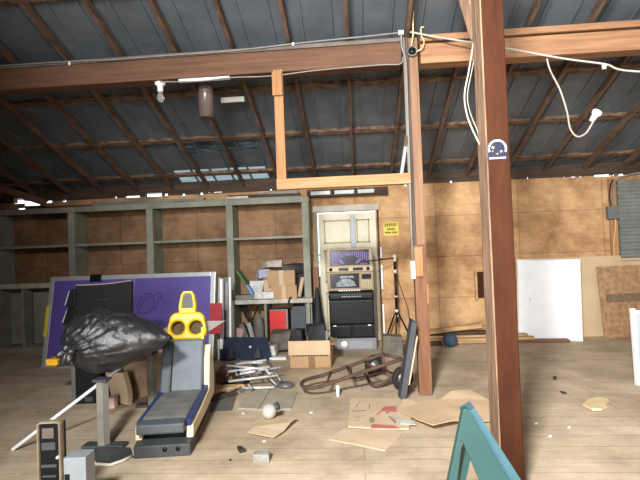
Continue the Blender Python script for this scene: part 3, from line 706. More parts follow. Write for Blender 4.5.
def bag_mesh():
    """star-shaped sack about its centre; its folds run out from the knot at the left front"""
    def prof(x):
        t = (x+.44)/.9
        if t <= 0 or t >= 1: return 0
        return (1-((.36-t)/.36)**2)**.6 if t < .36 else 1-((t-.36)/.64)**1.55
    def radius(d):
        lo, hi = 0, .6
        for _ in range(22):
            m = (lo+hi)/2; p = d*m; pr_ = prof(p.x-.1)
            if pr_ <= 0 or (p.y/.29)**2+(p.z/.25)**2 > pr_*pr_: hi = m
            else: lo = m
        return lo
    ax = V((-.62, -.78, -.12)).normalized(); e1 = ax.cross(V((0, 0, 1))).normalized(); e2 = ax.cross(e1)
    b = bmesh.new(); n, m = 70, 120; rings = []
    for i in range(n+1):
        th = pi*i/n; ring = []
        for k in range(m):
            a = 2*pi*k/m; d = (ax*cos(th)+(e1*cos(a)+e2*sin(a))*sin(th)).normalized()
            r = radius(d); p = d*r
            w = noise.noise(V((cos(a)*1.5, sin(a)*1.5, th*.9)))
            f = (.5-abs(sin(a*9+w*5)))*.8+(.5-abs(sin(a*17+w*8+2)))*.6+sin(a*31+w*9)*.18
            fold = .10*f*math.exp(-th*.8)*min(1, th*2.4)
            nn = noise.noise(p*5)*.06+noise.noise(p*14+V((3, 1, 2)))*.03+(.4-abs(noise.noise(p*9+V((9, 2, 5)))))*.05+(.3-abs(noise.noise(p*24+V((4, 7, 5)))))*.035
            r *= 1+fold+nn-.02
            p = d*r+V((-.055, 0, .255))
            if p.z < .004: p.z = .004+(p.z-.004)*.05
            ring.append(b.verts.new(p))
        rings.append(ring)
    for A, B in zip(rings, rings[1:]):
        for k in range(m): b.faces.new((A[k], A[(k+1) % m], B[(k+1) % m], B[k]))
    bmesh.ops.remove_doubles(b, verts=b.verts, dist=.0004); bmesh.ops.recalc_face_normals(b, faces=b.faces[:])
    for f in b.faces: f.smooth = True
    return b
bg = thing('bin_bag', 'big shiny black bin bag knotted at the left, resting on the metal pedestal', 'bin bag', (-1.93, 3.66, .512), Rd(-4))
b = MB(); b.add(bag_mesh()); b.build('sack', BAGM, bg)
b = MB()
for k in range(5):
    a = 2*pi*k/5+.4; r = .05+.025*(k % 2)
    b.tube(smoothpts([(-.17, -.245, .23), (-.18+.02*cos(a), -.29, .22+.02*sin(a)), (-.19+r*cos(a), -.31-.02*(k % 3), .20+r*sin(a)-.02)], 4), [.022]*3+[.026]*3+[.03, .026, .014], 7)
b.lathe([(0, -.03), (.025, -.02), (.032, 0), (.025, .02), (0, .03)], 12, M.Translation((-.165, -.25, .23))); b.build('knot', BAGM, bg)

b = MB(); p, q = fl(12, 450, .012), at(120, 368, 3.80); b.tube([p, q], .0135, 8)
tag(b.build('white_pole', WHITE, origin=p), 'long thin white pole slanting from the floor up to the metal pedestal', 'pole')
# half round floor mat
b = MB(); P = [fl(85, 453), fl(96, 466), fl(110, 467), fl(122, 463), fl(132, 458), fl(130, 450), fl(104, 449)]
b.prism([(p.x, p.y) for p in P], 'z', .002, .02); mt = b.build('base_board', DGREY, origin=(P[0].x, P[0].y, 0)); 
b = MB(); b.tube([V((p.x, p.y, .013)) for p in P[:5]], .011, 6); o = b.build('pale_edge', OFFWH, mt); o.location = -mt.location
tag(mt, 'dark rounded board with pale edge lying at the foot of the metal pedestal', 'board')

# crumpled cardboard under the bag
def crumple(size, amp, seed, cuts=5):
    b = bmesh.new(); bmesh.ops.create_cube(b, size=1, matrix=M.Diagonal((*size, 1)))
    bmesh.ops.subdivide_edges(b, edges=b.edges[:], cuts=cuts, use_grid_fill=True)
    for v in b.verts:
        d = noise.noise_vector(v.co*3.2+V((seed*7.1, seed, 0)))*amp; v.co += d
    zmin = min(v.co.z for v in b.verts)
    for v in b.verts: v.co.z -= zmin
    return b
for lab, x, y, size, rot, m, am in (
        ('crumpled brown cardboard box on the floor under the bin bag', -2.2, 4.80, (.46, .32, .36), 25, mat('crushed_cardboard', (186, 158, 126), col2=(140, 114, 90), scale=4, rough=.9), .10),
        ('torn paler cardboard piece leaning left of the crumpled box', -2.33, 4.50, (.22, .06, .26), -20, CARDL, .08)):
    b = MB(); b.add(crumple(size, am, x*9)); o = b.build('cardboard_box', m, rotz=Rd(rot)); o.location = (x, y, .0); tag(o, lab, 'cardboard')
b = MB(); b.add(crumple((.08, .06, .1), .05, 3)); o = b.build('plastic_scrap', PINK); o.location = at(113, 403, 4.35).xy.to_3d(); tag(o, 'small pale scrap on the floor beside the metal pedestal', 'scrap')
b = MB(); b.box((-2.3, 4.9, .0), (-1.85, 5.3, .02)); tag(b.build('floor_plate', BLACK, origin=(-2, 5, 0)), 'black flat sheet on the floor under the crumpled cardboard', 'sheet')

# ------------------------------------------------------------------ racing seat
rs = thing('racing_seat', 'arcade racing seat with grey cushions and yellow two holed backrest', 'arcade seat', (-1.405, 3.28, 0), Rd(8))
WD = .185
b = MB(); b.prism([(0, 0), (.22, 0), (.22, .1), (.1, .1), (.0, .085)], 'x', -WD-.01, WD+.01, .008); b.build('front_step', DGREY, rs)
b = MB()
for x in (.02, .11): b.lathe([(.016, 0), (.016, .004), (0, .004)], 12, M.Translation((x, -.001, .055)) @ M.Rotation(Rd(90), 4, 'X'))
b.build('bolt_hole', BLACKP, rs)
b = MB(); b.box((-WD+.03, .14, .0), (WD-.03, .95, .2), .004); b.build('under_frame', BLACK, rs)
side = [(.07, .1), (.08, .19), (.45, .21), (.78, .24), (.84, .50), (.92, .60), (.98, .58), (1.04, .42), (1.06, .2), (1.0, .14), (.6, .11)]
for s_ in (-1, 1):
    b = MB(); x = s_*(WD-.012); b.prism(side, 'x', x-(.018 if s_ > 0 else .03), x+(.032 if s_ > 0 else .018), .008); b.build('side_panel', CREAM, rs)
    b = MB(); b.prism([(.08, .175), (.07, .228), (.45, .252), (.86, .285), (.88, .235), (.5, .2)], 'x', x-.02, x+.02, .006); b.build('blue_stripe', BLUESTRIPE, rs)
b = MB(); b.prism([(.03, .18), (.04, .225), (.12, .25), (.45, .262), (.80, .268), (.80, .2), (.1, .165)], 'x', -WD+.025, WD-.03, .02); b.build('seat_cushion', VINYLW, rs)
b = MB(); b.prism([(.0, .16), (.01, .225), (.06, .25), (.09, .165)], 'x', -WD+.008, WD-.03, .012); b.build('cushion_lip', VINYLD, rs)
back = [(.74, .32), (.80, .30), (.98, .72), (.93, .76), (.87, .66)]
b = MB(); b.prism([(.69, .24), (.78, .24), (.915, .655), (.85, .665)], 'x', -WD+.075, WD-.03, .015); b.build('back_cushion', VINYL, rs)
b = MB(); b.prism([(.65, .24), (.78, .24), (.92, .655), (.82, .665)], 'x', -WD-.005, -WD+.085, .018); b.build('side_bolster', VINYLD, rs)
b = MB(); b.prism([(.80, .45), (.86, .42), (.98, .74), (.91, .76)], 'x', WD-.06, WD-.031, .006); b.build('yellow_side', YEL, rs)
# yellow shell: rounded plate with two holes
def rr(w, h, r, cz, n=6, top=1.0):
    out = []
    for cx, cy, a0 in ((w-r, h-r, 0), (-w+r, h-r, 90), (-w+r, -h+r, 180), (w-r, -h+r, 270)):
        for k in range(n+1): a = Rd(a0+90*k/n); x = cx+r*cos(a); y = cy+r*sin(a); out.append((x*(top if y > 0 else 1), cz+y))
    return out
Tm = M.Translation((0, .92, .655)) @ M.Rotation(Rd(-14), 4, 'X')
b = MB(); b.addmesh(plate(rr(.175, .122, .075, .115, top=.9), [circ(-.08, .10, .06), circ(.08, .10, .06)], .09, .02), Tm); b.build('yellow_shell', YEL, rs)
b = MB(); b.box((-.15, .04, .04), (.15, .055, .17), .005, Tm); b.build('hole_backing', mat('hole_brown', (96, 76, 44), col2=(50, 40, 26), scale=8), rs)
b = MB(); b.box((-.075, -.03, .22), (.075, .05, .27), .015, Tm); b.build('neck', YEL, rs)
b = MB(); ol = [(-.078, 0), (.078, 0), (.078, .06), (.06, .15), (.04, .18), (-.04, .18), (-.06, .15), (-.078, .06)]
b.addmesh(plate([(x, z+.25) for x, z in ol], [[(x*.6, z*.72+.275) for x, z in ol]], .08, .018), Tm); b.build('headrest_rim', YEL, rs)
b = MB(); b.prism([(x*.68, z*.78+.27) for x, z in ol], 'y', -.02, .04, .006, Tm); b.build('headrest_pad', VINYLD, rs)
b = MB(); b.prism([(-.29, .07), (-.17, .135), (.17, .16), (.33, .155), (.17, .06)], 'y', .06, .075, 0, Tm); b.build('wing_panel', mat('wing_grey', (132, 128, 122), var=.1), rs)

# ------------------------------------------------------------------ bill acceptor, front left
p = at(37, 421, 2.45)
ba = thing('bill_acceptor', 'upright bill acceptor with beige bezel and pale grey housing in the front left corner', 'bill acceptor', (-1.655, 2.45, 0), Rd(6))
def ring(w0, h0, w1, h1): return rr(w0, h0, .02, h0), [[(x, z+(h0-h1)) for x, z in rr(w1, h1, .008, h1)]]
ol, hs = ring(.06, .275, .052, .266)
b = MB(); b.addmesh(plate(ol, hs, .05, .006), M.Translation((0, 0, .0))); b.build('bezel', mat('beige_plastic', (156, 142, 116), col2=(116, 104, 84), scale=9, rough=.6), ba)
b = MB(); b.box((-.052, -.005, .012), (.052, .06, .535), .004); b.build('face', BLACKP, ba)
b = MB(); b.box((-.04, -.012, .46), (.022, -.004, .515), .004); b.build('bill_window', mat('brown_grey', (104, 92, 84), var=.2), ba)
for lo, hi in (((-.042, -.014, .40), (.03, -.004, .44)), ((-.046, -.016, .31), (.036, -.004, .325)), ((-.04, -.02, .26), (.034, -.004, .27))):
    b = MB(); b.box(lo, hi, .003); b.build('slot_lip', DGREY, ba)
b = MB(); b.lathe([(.009, 0), (.008, .012), (0, .012)], 10, M.Translation((.04, -.005, .36)) @ M.Rotation(Rd(90), 4, 'X')); b.build('lock', CHROME, ba)
b = MB(); b.box((.063, .0, .0), (.18, .11, .35), .004); hb = b.build('housing', mat('pale_grey_metal', (140, 146, 150), var=.06, rough=.45), ba)
b = MB(); b.box((.07, -.006, .22), (.095, .001, .265)); b.build('latch_hole', BLACKP, ba)

# ------------------------------------------------------------------ floor clutter, centre left
# metal frame pile
mf = thing('metal_frame_heap', 'heap of folded chrome and grey stand frames on the floor behind the racing seat', 'metal frames', (-1.15, 5.05, 0))
random.seed(11)
for k, (a, c, r, m) in enumerate([((-.25, -.1, .18), (.2, .0, .2), .014, CHROME), ((-.28, .05, .15), (.25, .12, .1), .014, CHROME), ((-.22, -.2, .1), (.3, -.06, .12), .013, CHROME), ((-.1, .1, .23), (.1, .12, .22), .013, CHROME),
                                  ((-.25, .1, .22), (.05, -.25, .02), .018, STEEL), ((.0, .15, .2), (.3, -.12, .02), .018, STEEL), ((-.3, -.05, .1), (-.2, .2, .24), .016, STEEL), ((.12, .2, .24), (.33, -.05, .05), .018, STEEL),
                                  ((-.3, -.15, .06), (.0, -.18, .08), .02, BLACKP), ((-.1, -.22, .03), (.28, -.2, .03), .014, CHROME), ((-.2, .0, .05), (-.05, -.3, .02), .02, STEEL), ((-.27, .13, .2), (.13, .16, .24), .012, CHROME), ((-.3, .02, .22), (.15, -.1, .2), .012, CHROME), ((-.15, -.15, .16), (.3, .1, .17), .012, CHROME), ((-.05, .22, .2), (.1, -.2, .18), .013, STEEL), ((.05, .2, .2), (.22, -.15, .16), .012, CHROME), ((-.22, .2, .19), (-.12, -.15, .17), .013, BLACKP)]):
    b = MB(); b.tube([V(a)*.95, V(c)*.95], r); b.build('frame_bar', m, mf)
b = MB(); b.tube([(-.2+.06*cos(2*pi*k/16), -.22+.06*sin(2*pi*k/16), .02) for k in range(16)], .014, 6, closed=True); b.build('ring_foot', STEEL, mf)
for nm, lab, pts, m, z in (
    ('floor_sheet', 'pale grey flat sheet on the floor in front of the metal heap', [(238, 409), (246, 396), (262, 388), (270, 391), (258, 410)], PALEF, .01),
    ('floor_sheet', 'pale square sheet on the floor right of the metal heap', [(259, 410), (270, 392), (297, 393), (291, 410)], PALEF, .012),
    ('floor_sheet', 'dark grey mat on the floor beside the racing seat', [(210, 412), (213, 399), (236, 397), (232, 411)], MAT_G, .008)):
    P = [fl(*q) for q in pts]; b = MB(); b.prism([(q.x, q.y) for q in P], 'z', .001, z); tag(b.build(nm, m, origin=(P[0].x, P[0].y, 0)), lab, 'sheet')
p = fl(286, 387); b = MB(); b.tube([(p.x+.075*cos(2*pi*k/20), p.y+.075*sin(2*pi*k/20), .022) for k in range(20)], .014, 8, closed=True); b.lathe([(.0, .02), (.07, .02), (.07, .04), (0, .04)], 16, M.Translation(p)); 
tag(b.build('round_dish', STEEL, origin=p), 'small round grey dish on the floor at the right of the metal heap', 'dish')
p, q = fl(199, 397), fl(243, 388)
board('pale torn board lying beside the racing seat toward the metal heap', p+V((0, 0, .03)), q+V((0, 0, .05)), .16, .03, LUMB_OLD)
board('dark plank lying on the floor behind the racing seat', fl(212, 402)+V((0, 0, .02)), fl(236, 395)+V((0, 0, .02)), .05, .04, DARKWOOD)
b = MB(); b.add(crumple((.2, .2, .14), .05, 5)); o = b.build('brown_scrap', CARDD); o.location = fl(222, 388)+V((0, .22, 0)); tag(o, 'crumpled brown scrap at the left of the metal heap', 'scrap')

# navy panel leaning, etc.
nb = thing('navy_panel', 'dark navy panel leaning at the foot of the cluttered shelves', 'panel', (-1.49, 6.2, 0)); nb.rotation_euler.x = Rd(-40)
b = MB(); b.prism([(-.36, .02), (.34, .0), (.25, .34), (-.40, .36)], 'y', 0, .03, .004); b.build('board', NAVY, nb)
b = MB(); b.lathe([(.018, 0), (.016, .006), (0, .006)], 10, M.Translation((.03, 0, .2)) @ M.Rotation(Rd(90), 4, 'X')); b.build('knob', WHITE, nb)
for x in (-.2, .16): b = MB(); b.prism([(x-.05, 0), (x+.05, 0), (x+.02, .12), (x-.01, .14)], 'y', -.09, -.001, .008); b.build('bracket', DGREY, nb)

cb_ = thing('cardboard_box', 'open cardboard box on the floor in front of the slot machine', 'cardboard box', (-.59, 5.72, 0), Rd(-1))
b = MB()
for lo, hi in (((-.265, 0, 0), (.24, .012, .30)), ((-.265, .38, 0), (.24, .392, .30)), ((-.265, 0, 0), (-.253, .39, .30)), ((.228, 0, 0), (.24, .39, .30)), ((-.265, 0, 0), (.24, .39, .012))): b.box(lo, hi)
b.build('carton', CARD, cb_)
b = MB(); b.box((-.265, -.014, .165), (.235, -.002, .335), .003, M.Rotation(Rd(3), 4, 'X')); b.build('front_flap', CARDO, cb_)
b = MB(); b.box((.24, 0, .28), (.30, .38, .29), .002, M.Translation((0, 0, 0))); b.build('side_flap', CARD, cb_)
b = MB()
for k in range(12): x = -.22+.036*k; b.box((x, -.003, .145), (x+.026, -.0005, .162))
b.build('printed_line', SIGND, cb_)
b = MB(); b.box((-.03, -.002, .0), (.05, -.0005, .14)); b.build('tape_band', CARDD, cb_)
for lab, x, y, s_, rot in (('black padded bag lying in the open cardboard box', -.53, 5.88, (.22, .2, .46), 10), ('smaller black bag at the left in the open cardboard box', -.755, 5.92, (.13, .18, .42), -10)):
    b = MB(); b.add(crumple(s_, .03, x)); o = b.build('black_bag', BAGD, rotz=Rd(rot)); o.location = (x, y, .014); tag(o, lab, 'bag')
p = at(324, 338, 5.9); b = MB(); b.box((-.05, 5.85, 0.014), (.05, 5.95, .42), .01); o = b.build('grey_gadget', mat('gadget_grey', (146, 150, 150), var=.1)); 
o.location = (p.x-.0, 0, 0); tag(o, 'pale grey gadget standing at the right in the open cardboard box', 'gadget'); b = MB(); b.lathe([(.025, 0), (.02, .006), (0, .006)], 12, M.Translation((0, 5.848, .36)) @ M.Rotation(Rd(90), 4, 'X')); b.build('dial', BLACKP, o)
p = fl(280, 356); b = MB(); b.add(crumple((.3, .24, .24), .06, 9)); o = b.build('grey_sack', mat('sack_grey', (112, 106, 96), col2=(72, 70, 66), scale=9, rough=.8, bump=.3)); o.location = (p.x, p.y+.25, 0); tag(o, 'slumped grey sack on the floor left of the open box', 'sack')
p = fl(268, 358); b = MB(); b.add(crumple((.2, .16, .12), .05, 12)); o = b.build('plastic_scrap', PAPER); o.location = (p.x, p.y+.12, 0); tag(o, 'crumpled white plastic between navy panel and grey sack', 'scrap')
p = fl(277, 360); b = MB(); b.box((p.x-.1, p.y, 0), (p.x+.12, p.y+.1, .03), .006); tag(b.build('white_scrap', WHITE, origin=p), 'small flat white scrap in front of the grey sack', 'scrap')

# things on the counter
zc = .72
gb = thing('leaning_print', 'green and light blue board leaning at the left end of the counter', 'board', (-1.69, 6.98, zc)); gb.rotation_euler.y = Rd(-33)
b = MB(); b.box((-.012, 0, .24), (.012, .22, .5), .002); b.build('green_half', GREENP, gb)
b = MB(); b.box((-.0121, 0, .0), (.0121, .22, .24), .002); b.build('blue_half', BLUEP, gb)
gb.location = (-1.5, 6.95, zc+.012)
b = MB(); b.box((-1.86, 6.92, zc), (-1.5, 7.08, zc+.07), .01); tag(b.build('grey_console', mat('console_grey', (120, 122, 122), var=.15), origin=(-1.7, 7, zc)), 'flat grey console lying at the left end of the counter', 'console')
b = MB(); b.add(crumple((.3, .16, .09), .04, 21)); o = b.build('white_bag', PAPER); o.location = (-1.36, 6.98, zc); tag(o, 'crumpled white plastic bag on the counter in front of the boxes', 'bag')
b = MB(); b.add(crumple((.18, .1, .26), .05, 23)); o = b.build('white_bag', PAPER); o.location = (-1.52, 7.16, zc); tag(o, 'upright pale plastic bag behind the leaning green board', 'bag')
def carton(lab, x0, y0, z0, w_, d_, h_, m=CARD):
    t = thing('carton', lab, 'box', (x0, y0, z0)); b = MB(); b.box((0, 0, 0), (w_, d_, h_), .004); b.build('body', m, t)
    b = MB(); b.box((w_*.42, -.002, 0), (w_*.58, 0, h_)); b.box((w_*.42, 0, h_), (w_*.58, d_, h_+.002)); b.build('tape', CARDL, t); return t
carton('lower tan carton of the pair at the right on the counter', -1.27, 6.95, zc, .38, .3, .19)
carton('upper tan carton of the pair at the right on the counter', -1.31, 6.94, zc+.19, .40, .3, .22)
carton('reddish carton on the counter left of the tan pair', -1.52+.12, 7.08, zc, .2, .22, .28, CARDO)
b = MB(); b.add(crumple((.22, .16, .12), .04, 31)); o = b.build('paper_heap', PINK); o.location = (-1.36, 7.18, zc+.285); tag(o, 'pinkish crumpled paper on top of the reddish carton', 'paper')
b = MB(); b.add(crumple((.18, .14, .13), .04, 37)); o = b.build('paper_heap', mat('lilac_paper', (176, 176, 196), var=.1, rough=.9), rotz=.5); o.location = (-1.42, 7.1, zc+.30); tag(o, 'pale lilac crumpled bag perched on the reddish carton', 'paper')
b = MB(); b.add(crumple((.24, .16, .1), .035, 41)); o = b.build('paper_heap', WHITEEDGE, rotz=.6); o.location = (-1.28, 7.2, zc+.44); tag(o, 'white crumpled wrapper topmost on the counter heap', 'paper')
b = MB(); b.add(crumple((.3, .12, .13), .06, 43, 6)); o = b.build('black_tangle', BLACKP); o.location = (-.95, 7.22, zc+.34); tag(o, 'black tangled gear high at the right end of the counter', 'gear')
b = MB(); b.box((-.9, 7.16, zc), (-.78, 7.34, zc+.345), .005); tag(b.build('black_carton', BLACK, origin=(-.84, 7.2, zc)), 'black carton under the tangled gear at the right of the counter', 'box')
b = MB(); b.tube([(-.86, 6.98, zc+.02), (-.8, 7.0, zc+.3)], .03, 10); tag(b.build('paper_roll', CARDO, origin=(-.86, 6.98, zc)), 'rolled brown paper standing at the right end of the counter', 'roll')
cable('black strap hanging over the right end of the counter edge', [(-.98, 6.98, zc+.01), (-.98, 6.87, zc+.012), (-1.0, 6.865, zc-.06), (-.97, 6.863, zc-.13)], .014, RUBBER, 'strap', 'strap')
# below the counter
rb_ = thing('red_case', 'bright red case with grey edge standing under the counter', 'case', (-1.17, 6.93, .1))
b = MB(); b.box((-.13, 0, 0), (.11, .25, .45), .006); b.build('front', RED, rb_); b = MB(); b.box((.11, .0, 0), (.14, .25, .46), .005); b.box((-.13, .0, .45), (.14, .25, .465), .004); b.build('grey_edge', STEEL, rb_)
pcx = thing('computer_tower', 'dark grey computer tower under the counter right of the red case', 'computer', (-.87, 6.95, .1))
b = MB(); b.box((-.12, 0, 0), (.1, .3, .5), .006); b.build('case', mat('tower_grey', (70, 74, 78), var=.1, rough=.5), pcx); b = MB(); b.box((-.1, -.006, .38), (.08, 0, .42)); b.box((-.1, -.006, .44), (.08, 0, .47)); b.build('drive_bay', DGREY, pcx)
b = MB(); b.lathe([(0, 0), (.07, 0), (.075, .05), (.075, .26), (.05, .33), (.03, .36), (.03, .40), (0, .4)], 14, M.Translation((-1.47, 7.0, .1))); tag(b.build('grey_jug', mat('jug_grey', (120, 118, 112), var=.15), origin=(-1.47, 7, .1)), 'grey jug under the counter left of the divider', 'jug')
for k, (x, t_) in enumerate(((-1.60, -14), (-1.68, -22))):
    b = MB(); b.box((-.03, 0, 0), (.03, .14, .27), .005, M.Rotation(Rd(t_), 4, 'Y')); o = b.build('metal_box', [ALU, STEEL][k]); o.location = (x+.04, 6.98, .11); tag(o, ['silver slim box tilted against the grey jug under the counter', 'duller slim box tilted leftmost under the counter'][k], 'box')
b = MB(); b.add(crumple((.12, .1, .2), .05, 51)); o = b.build('light_scrap', PINK); o.location = (-1.76, 7.0, .1); tag(o, 'crumpled pinkish scrap under the counter at the far left', 'scrap')
for k in range(3):
    cable(['upper', 'middle', 'lower'][k]+' black cable loop hanging inside the left space under the counter', [(-1.75+.05*k, 7.1-.03*k, .62), (-1.68+.04*k, 7.08-.03*k, .45-.04*k), (-1.58, 7.05-.03*k, .42-.03*k), (-1.5, 7.1-.03*k, .6)], .012, RUBBER)

# ------------------------------------------------------------------ hand truck lying down
hk = thing('hand_truck', 'brown tube hand truck with black wheels lying on the floor', 'hand truck', (-.1, 5.0, 0))
o_ = V((-.1, 5.0, 0))
A0, A1 = fl(316, 387.5, .11), fl(402, 359, .33)
B0, B1 = fl(324, 375, .13), fl(383, 354, .36)
tip = fl(303, 384, .10)
b = MB(); loop = smoothpts([A1, A0.lerp(A1, .5), A0, tip+V((0, -.06, 0)), tip+V((0.01, .1, .01)), B0, B0.lerp(B1, .5), B1], 8)
b.tube([p-o_ for p in loop], .018, 8); b.build('frame_tube', RUST, hk)
for t in (.12, .4, .68):
    b = MB(); b.tube([A0.lerp(A1, t)-o_, B0.lerp(B1, t)-o_], .013, 6); b.build('cross_bar', RUST, hk)
b = MB(); b.tube([p-o_ for p in smoothpts([A0.lerp(A1, .55), fl(367, 377, .06), fl(375, 386, .03), fl(398, 380, .03)], 5)], .016, 7); b.build('stair_skid', RUST, hk)
b = MB(); b.tube([p-o_ for p in smoothpts([B0.lerp(B1, .45), fl(352, 376, .1), fl(358, 378, .05), fl(385, 371, .04)], 5)], .014, 7); b.build('stair_skid', RUST, hk)
wa = fl(375, 376)+V((0, 0, .118)); wb_ = fl(403, 390)+V((0, 0, .118)); wd = (wb_-wa).normalized()
qn = V((0, 0, 1)).rotation_difference(V((.35, .94, 0)).normalized()).to_matrix().to_4x4()
qn = V((0, 0, 1)).rotation_difference(wd).to_matrix().to_4x4()
for c in (wa-o_, wb_-o_):
    b = MB(); b.lathe([(.065, -.025), (.1, -.025), (.115, -.012), (.115, .012), (.1, .025), (.065, .025)], 24, M.Translation(c) @ qn); wl = b.build('wheel', RUBBER, hk)
    b = MB(); b.lathe([(0, -.035), (.03, -.035), (.035, -.012), (.07, -.01), (.07, .01), (.035, .012), (.03, .035), (0, .035)], 12, M.Translation(c) @ qn); b.build('hub', STEEL, wl)
b = MB(); b.tube([wa-o_, wb_-o_], .011, 6); b.build('axle', RUST, hk)
b = MB(); b.tube([A1-o_, B1-o_], .016, 7); b.tube([B1-o_, B1-o_+V((.0, .03, -.2))], .014, 7); b.tube([A1-o_, A1-o_+V((.0, .03, -.2))], .014, 7); b.build('toe_frame', RUST, hk)
p = fl(338, 396.5); b = MB(); b.lathe([(0, 0), (.017, 0), (.017, .105), (0, .107)], 12, M.Translation(p)); tag(b.build('white_cylinder', WHITE, origin=p), 'small upright white cylinder under the hand truck handle', 'cylinder')
b = MB(); p, q = fl(383, 357), fl(403, 356); b.prism([(p.x, 0), (q.x, 0), (q.x+.0, .25), (p.x+.01, .27)], 'y', p.y, p.y+.2, .01)
tag(b.build('grey_crate', mat('crate_grey', (116, 110, 98), col2=(88, 84, 76), scale=8, bump=.2), origin=(p.x, p.y, 0)), 'grey scuffed box on the floor behind the hand truck', 'box')
# slate panel leaning on post
sp_ = thing('slate_panel', 'narrow dark slate panel leaning against the slender post', 'panel', (.36, 4.44, 0)); 
b = MB(); b.prism([(-.02, 0), (.035, 0), (.165, .70), (.12, .73)], 'y', 0, .22, .004); b.build('slate', SLATE, sp_)
b = MB(); b.prism([(.062, .14), (.078, .14), (.17, .58), (.156, .58)], 'y', .02, .22, .002); b.build('pale_batten', CARDL, sp_)

# ------------------------------------------------------------------ lumber pile and ball at the back wall
for k, (lab, a, c, w_, h_, m) in enumerate([
    ('bottom pale board of the lumber pile along the plywood wall', (.95, 6.98, .045), (2.45, 7.02, .045), .09, .07, LUMB_OLD),
    ('second pale board of the lumber pile, behind the bottom one', (.7, 7.12, .05), (2.4, 7.15, .05), .1, .1, LUMB_OLD),
    ('dark board in the lumber pile on top of the back pale board', (.72, 7.14, .125), (2.1, 7.16, .125), .08, .05, DARKWOOD),
    ('pale board slanting up to the right over the lumber pile', (.8, 7.06, .15), (1.75, 7.1, .24), .1, .06, LUMB_OLD),
    ('topmost orange board of the lumber pile near the foreground post', (1.5, 7.17, .195), (2.2, 7.18, .19), .1, .05, LUMB)]):
    board(lab, a, c, w_, h_, m, 'boards in the lumber pile')
board('short brown offcut at the left foot of the lumber pile', (.8, 6.9, .03), (1.15, 6.92, .03), .09, .06, DARKWOOD)
board('flat dark plank on the floor below the white board', (2.0, 7.0, .02), (2.9, 6.97, .02), .12, .04, wood('plank_brown', (140, 104, 76), (104, 74, 52), 'x'))
p = fl(449, 345.5); b = MB(); bmesh.ops.create_uvsphere(b.bm, u_segments=28, v_segments=18, radius=.098, matrix=M.Translation((p.x, p.y-.1, .098)))
tag(b.build('ball', BLUEBALL, origin=(p.x, p.y-.1, 0), smooth=True), 'dull blue ball on the floor before the lumber pile', 'ball')
b = MB(); p, q = at(477.5, 298, YB-.03), at(505, 271, YB-.03); b.box((p.x, YB-.03, p.z), (q.x, YB-.005, q.z)); hp = b.build('hatch_cover', POST_RED, origin=p)
b = MB(); b.box((-.03, -.035, -.02), (0, .02, q.z-p.z+.02)); b.build('pale_edge', LUMB_OLD, hp); tag(hp, 'small dark brown hatch on the plywood left of the foreground post', 'hatch')

# ------------------------------------------------------------------ panels on the right
def lean(o, deg): o.rotation_euler.x = Rd(deg); return o
fb = MB(); fb.box((2.55, 0, 0), (5.3, .012, 1.165), .002); o = lean(fb.build('fibreboard_sheet', FIBRE), -3); o.location = (0, 7.30, .002); tag(o, 'wide tan fibreboard sheet leaning on the back wall behind the white board', 'sheet')
p = fl(605, 338); ob2 = thing('strand_board', 'brown strand board with a grey band leaning before the tan fibreboard', 'sheet', (3.48, 7.16, 0)); ob2.rotation_euler = (Rd(-5.5), Rd(-1), 0)
b = MB(); b.box((0, 0, 0), (1.1, .015, 1.02), .002); b.build('sheet', OSB, ob2)
b = MB(); b.box((.08, -.002, .50), (1.1, 0, .62)); b.build('grey_band', OSBG, ob2)
wb = thing('white_board', 'large plain white board leaning at the back wall right of the foreground post', 'board', (2.70, 7.1, 0)); wb.rotation_euler = (Rd(-6), Rd(1.5), Rd(-16))
b = MB(); b.box((-.4, 0, .02), (.40, .02, 1.14), .003); b.build('panel', WHITE, wb)
for lo, hi in (((-.42, -.006, 0), (-.4, .024, 1.16)), ((.40, -.006, 0), (.42, .024, 1.16)), ((-.4, -.006, 0), (.40, .024, .02)), ((-.4, -.006, 1.14), (.40, .024, 1.16))):
    b = MB(); b.box(lo, hi, .002); b.build('edge_strip', OFFWH, wb)
b = MB(); b.lathe([(.008, 0), (.007, .004), (0, .004)], 8, M.Translation((.38, 0, 1.09)) @ M.Rotation(Rd(90), 4, 'X')); b.box((-.25, -.002, .55), (-.243, 0, .6)); b.build('mark', DGREY, wb)
p = fl(637, 384.5); wb2 = thing('framed_white_board', 'white framed panel standing at the right edge of the floor', 'panel', (2.625, 4.83, 0)); wb2.rotation_euler = (Rd(-2), 0, Rd(2))
b = MB(); b.box((.035, .01, .03), (.9, .03, .68)); b.build('panel', mat('panel_pale_grey', (168, 176, 184), var=.05, rough=.5, bump=.02), wb2)
for lo, hi in (((0, 0, 0), (.035, .045, .73)), ((.9, 0, 0), (.935, .045, .73)), ((.035, 0, 0), (.9, .045, .035)), ((.035, 0, .67), (.9, .045, .71))):
    b = MB(); b.box(lo, hi, .005); b.build('frame_bar', WHITE, wb2)
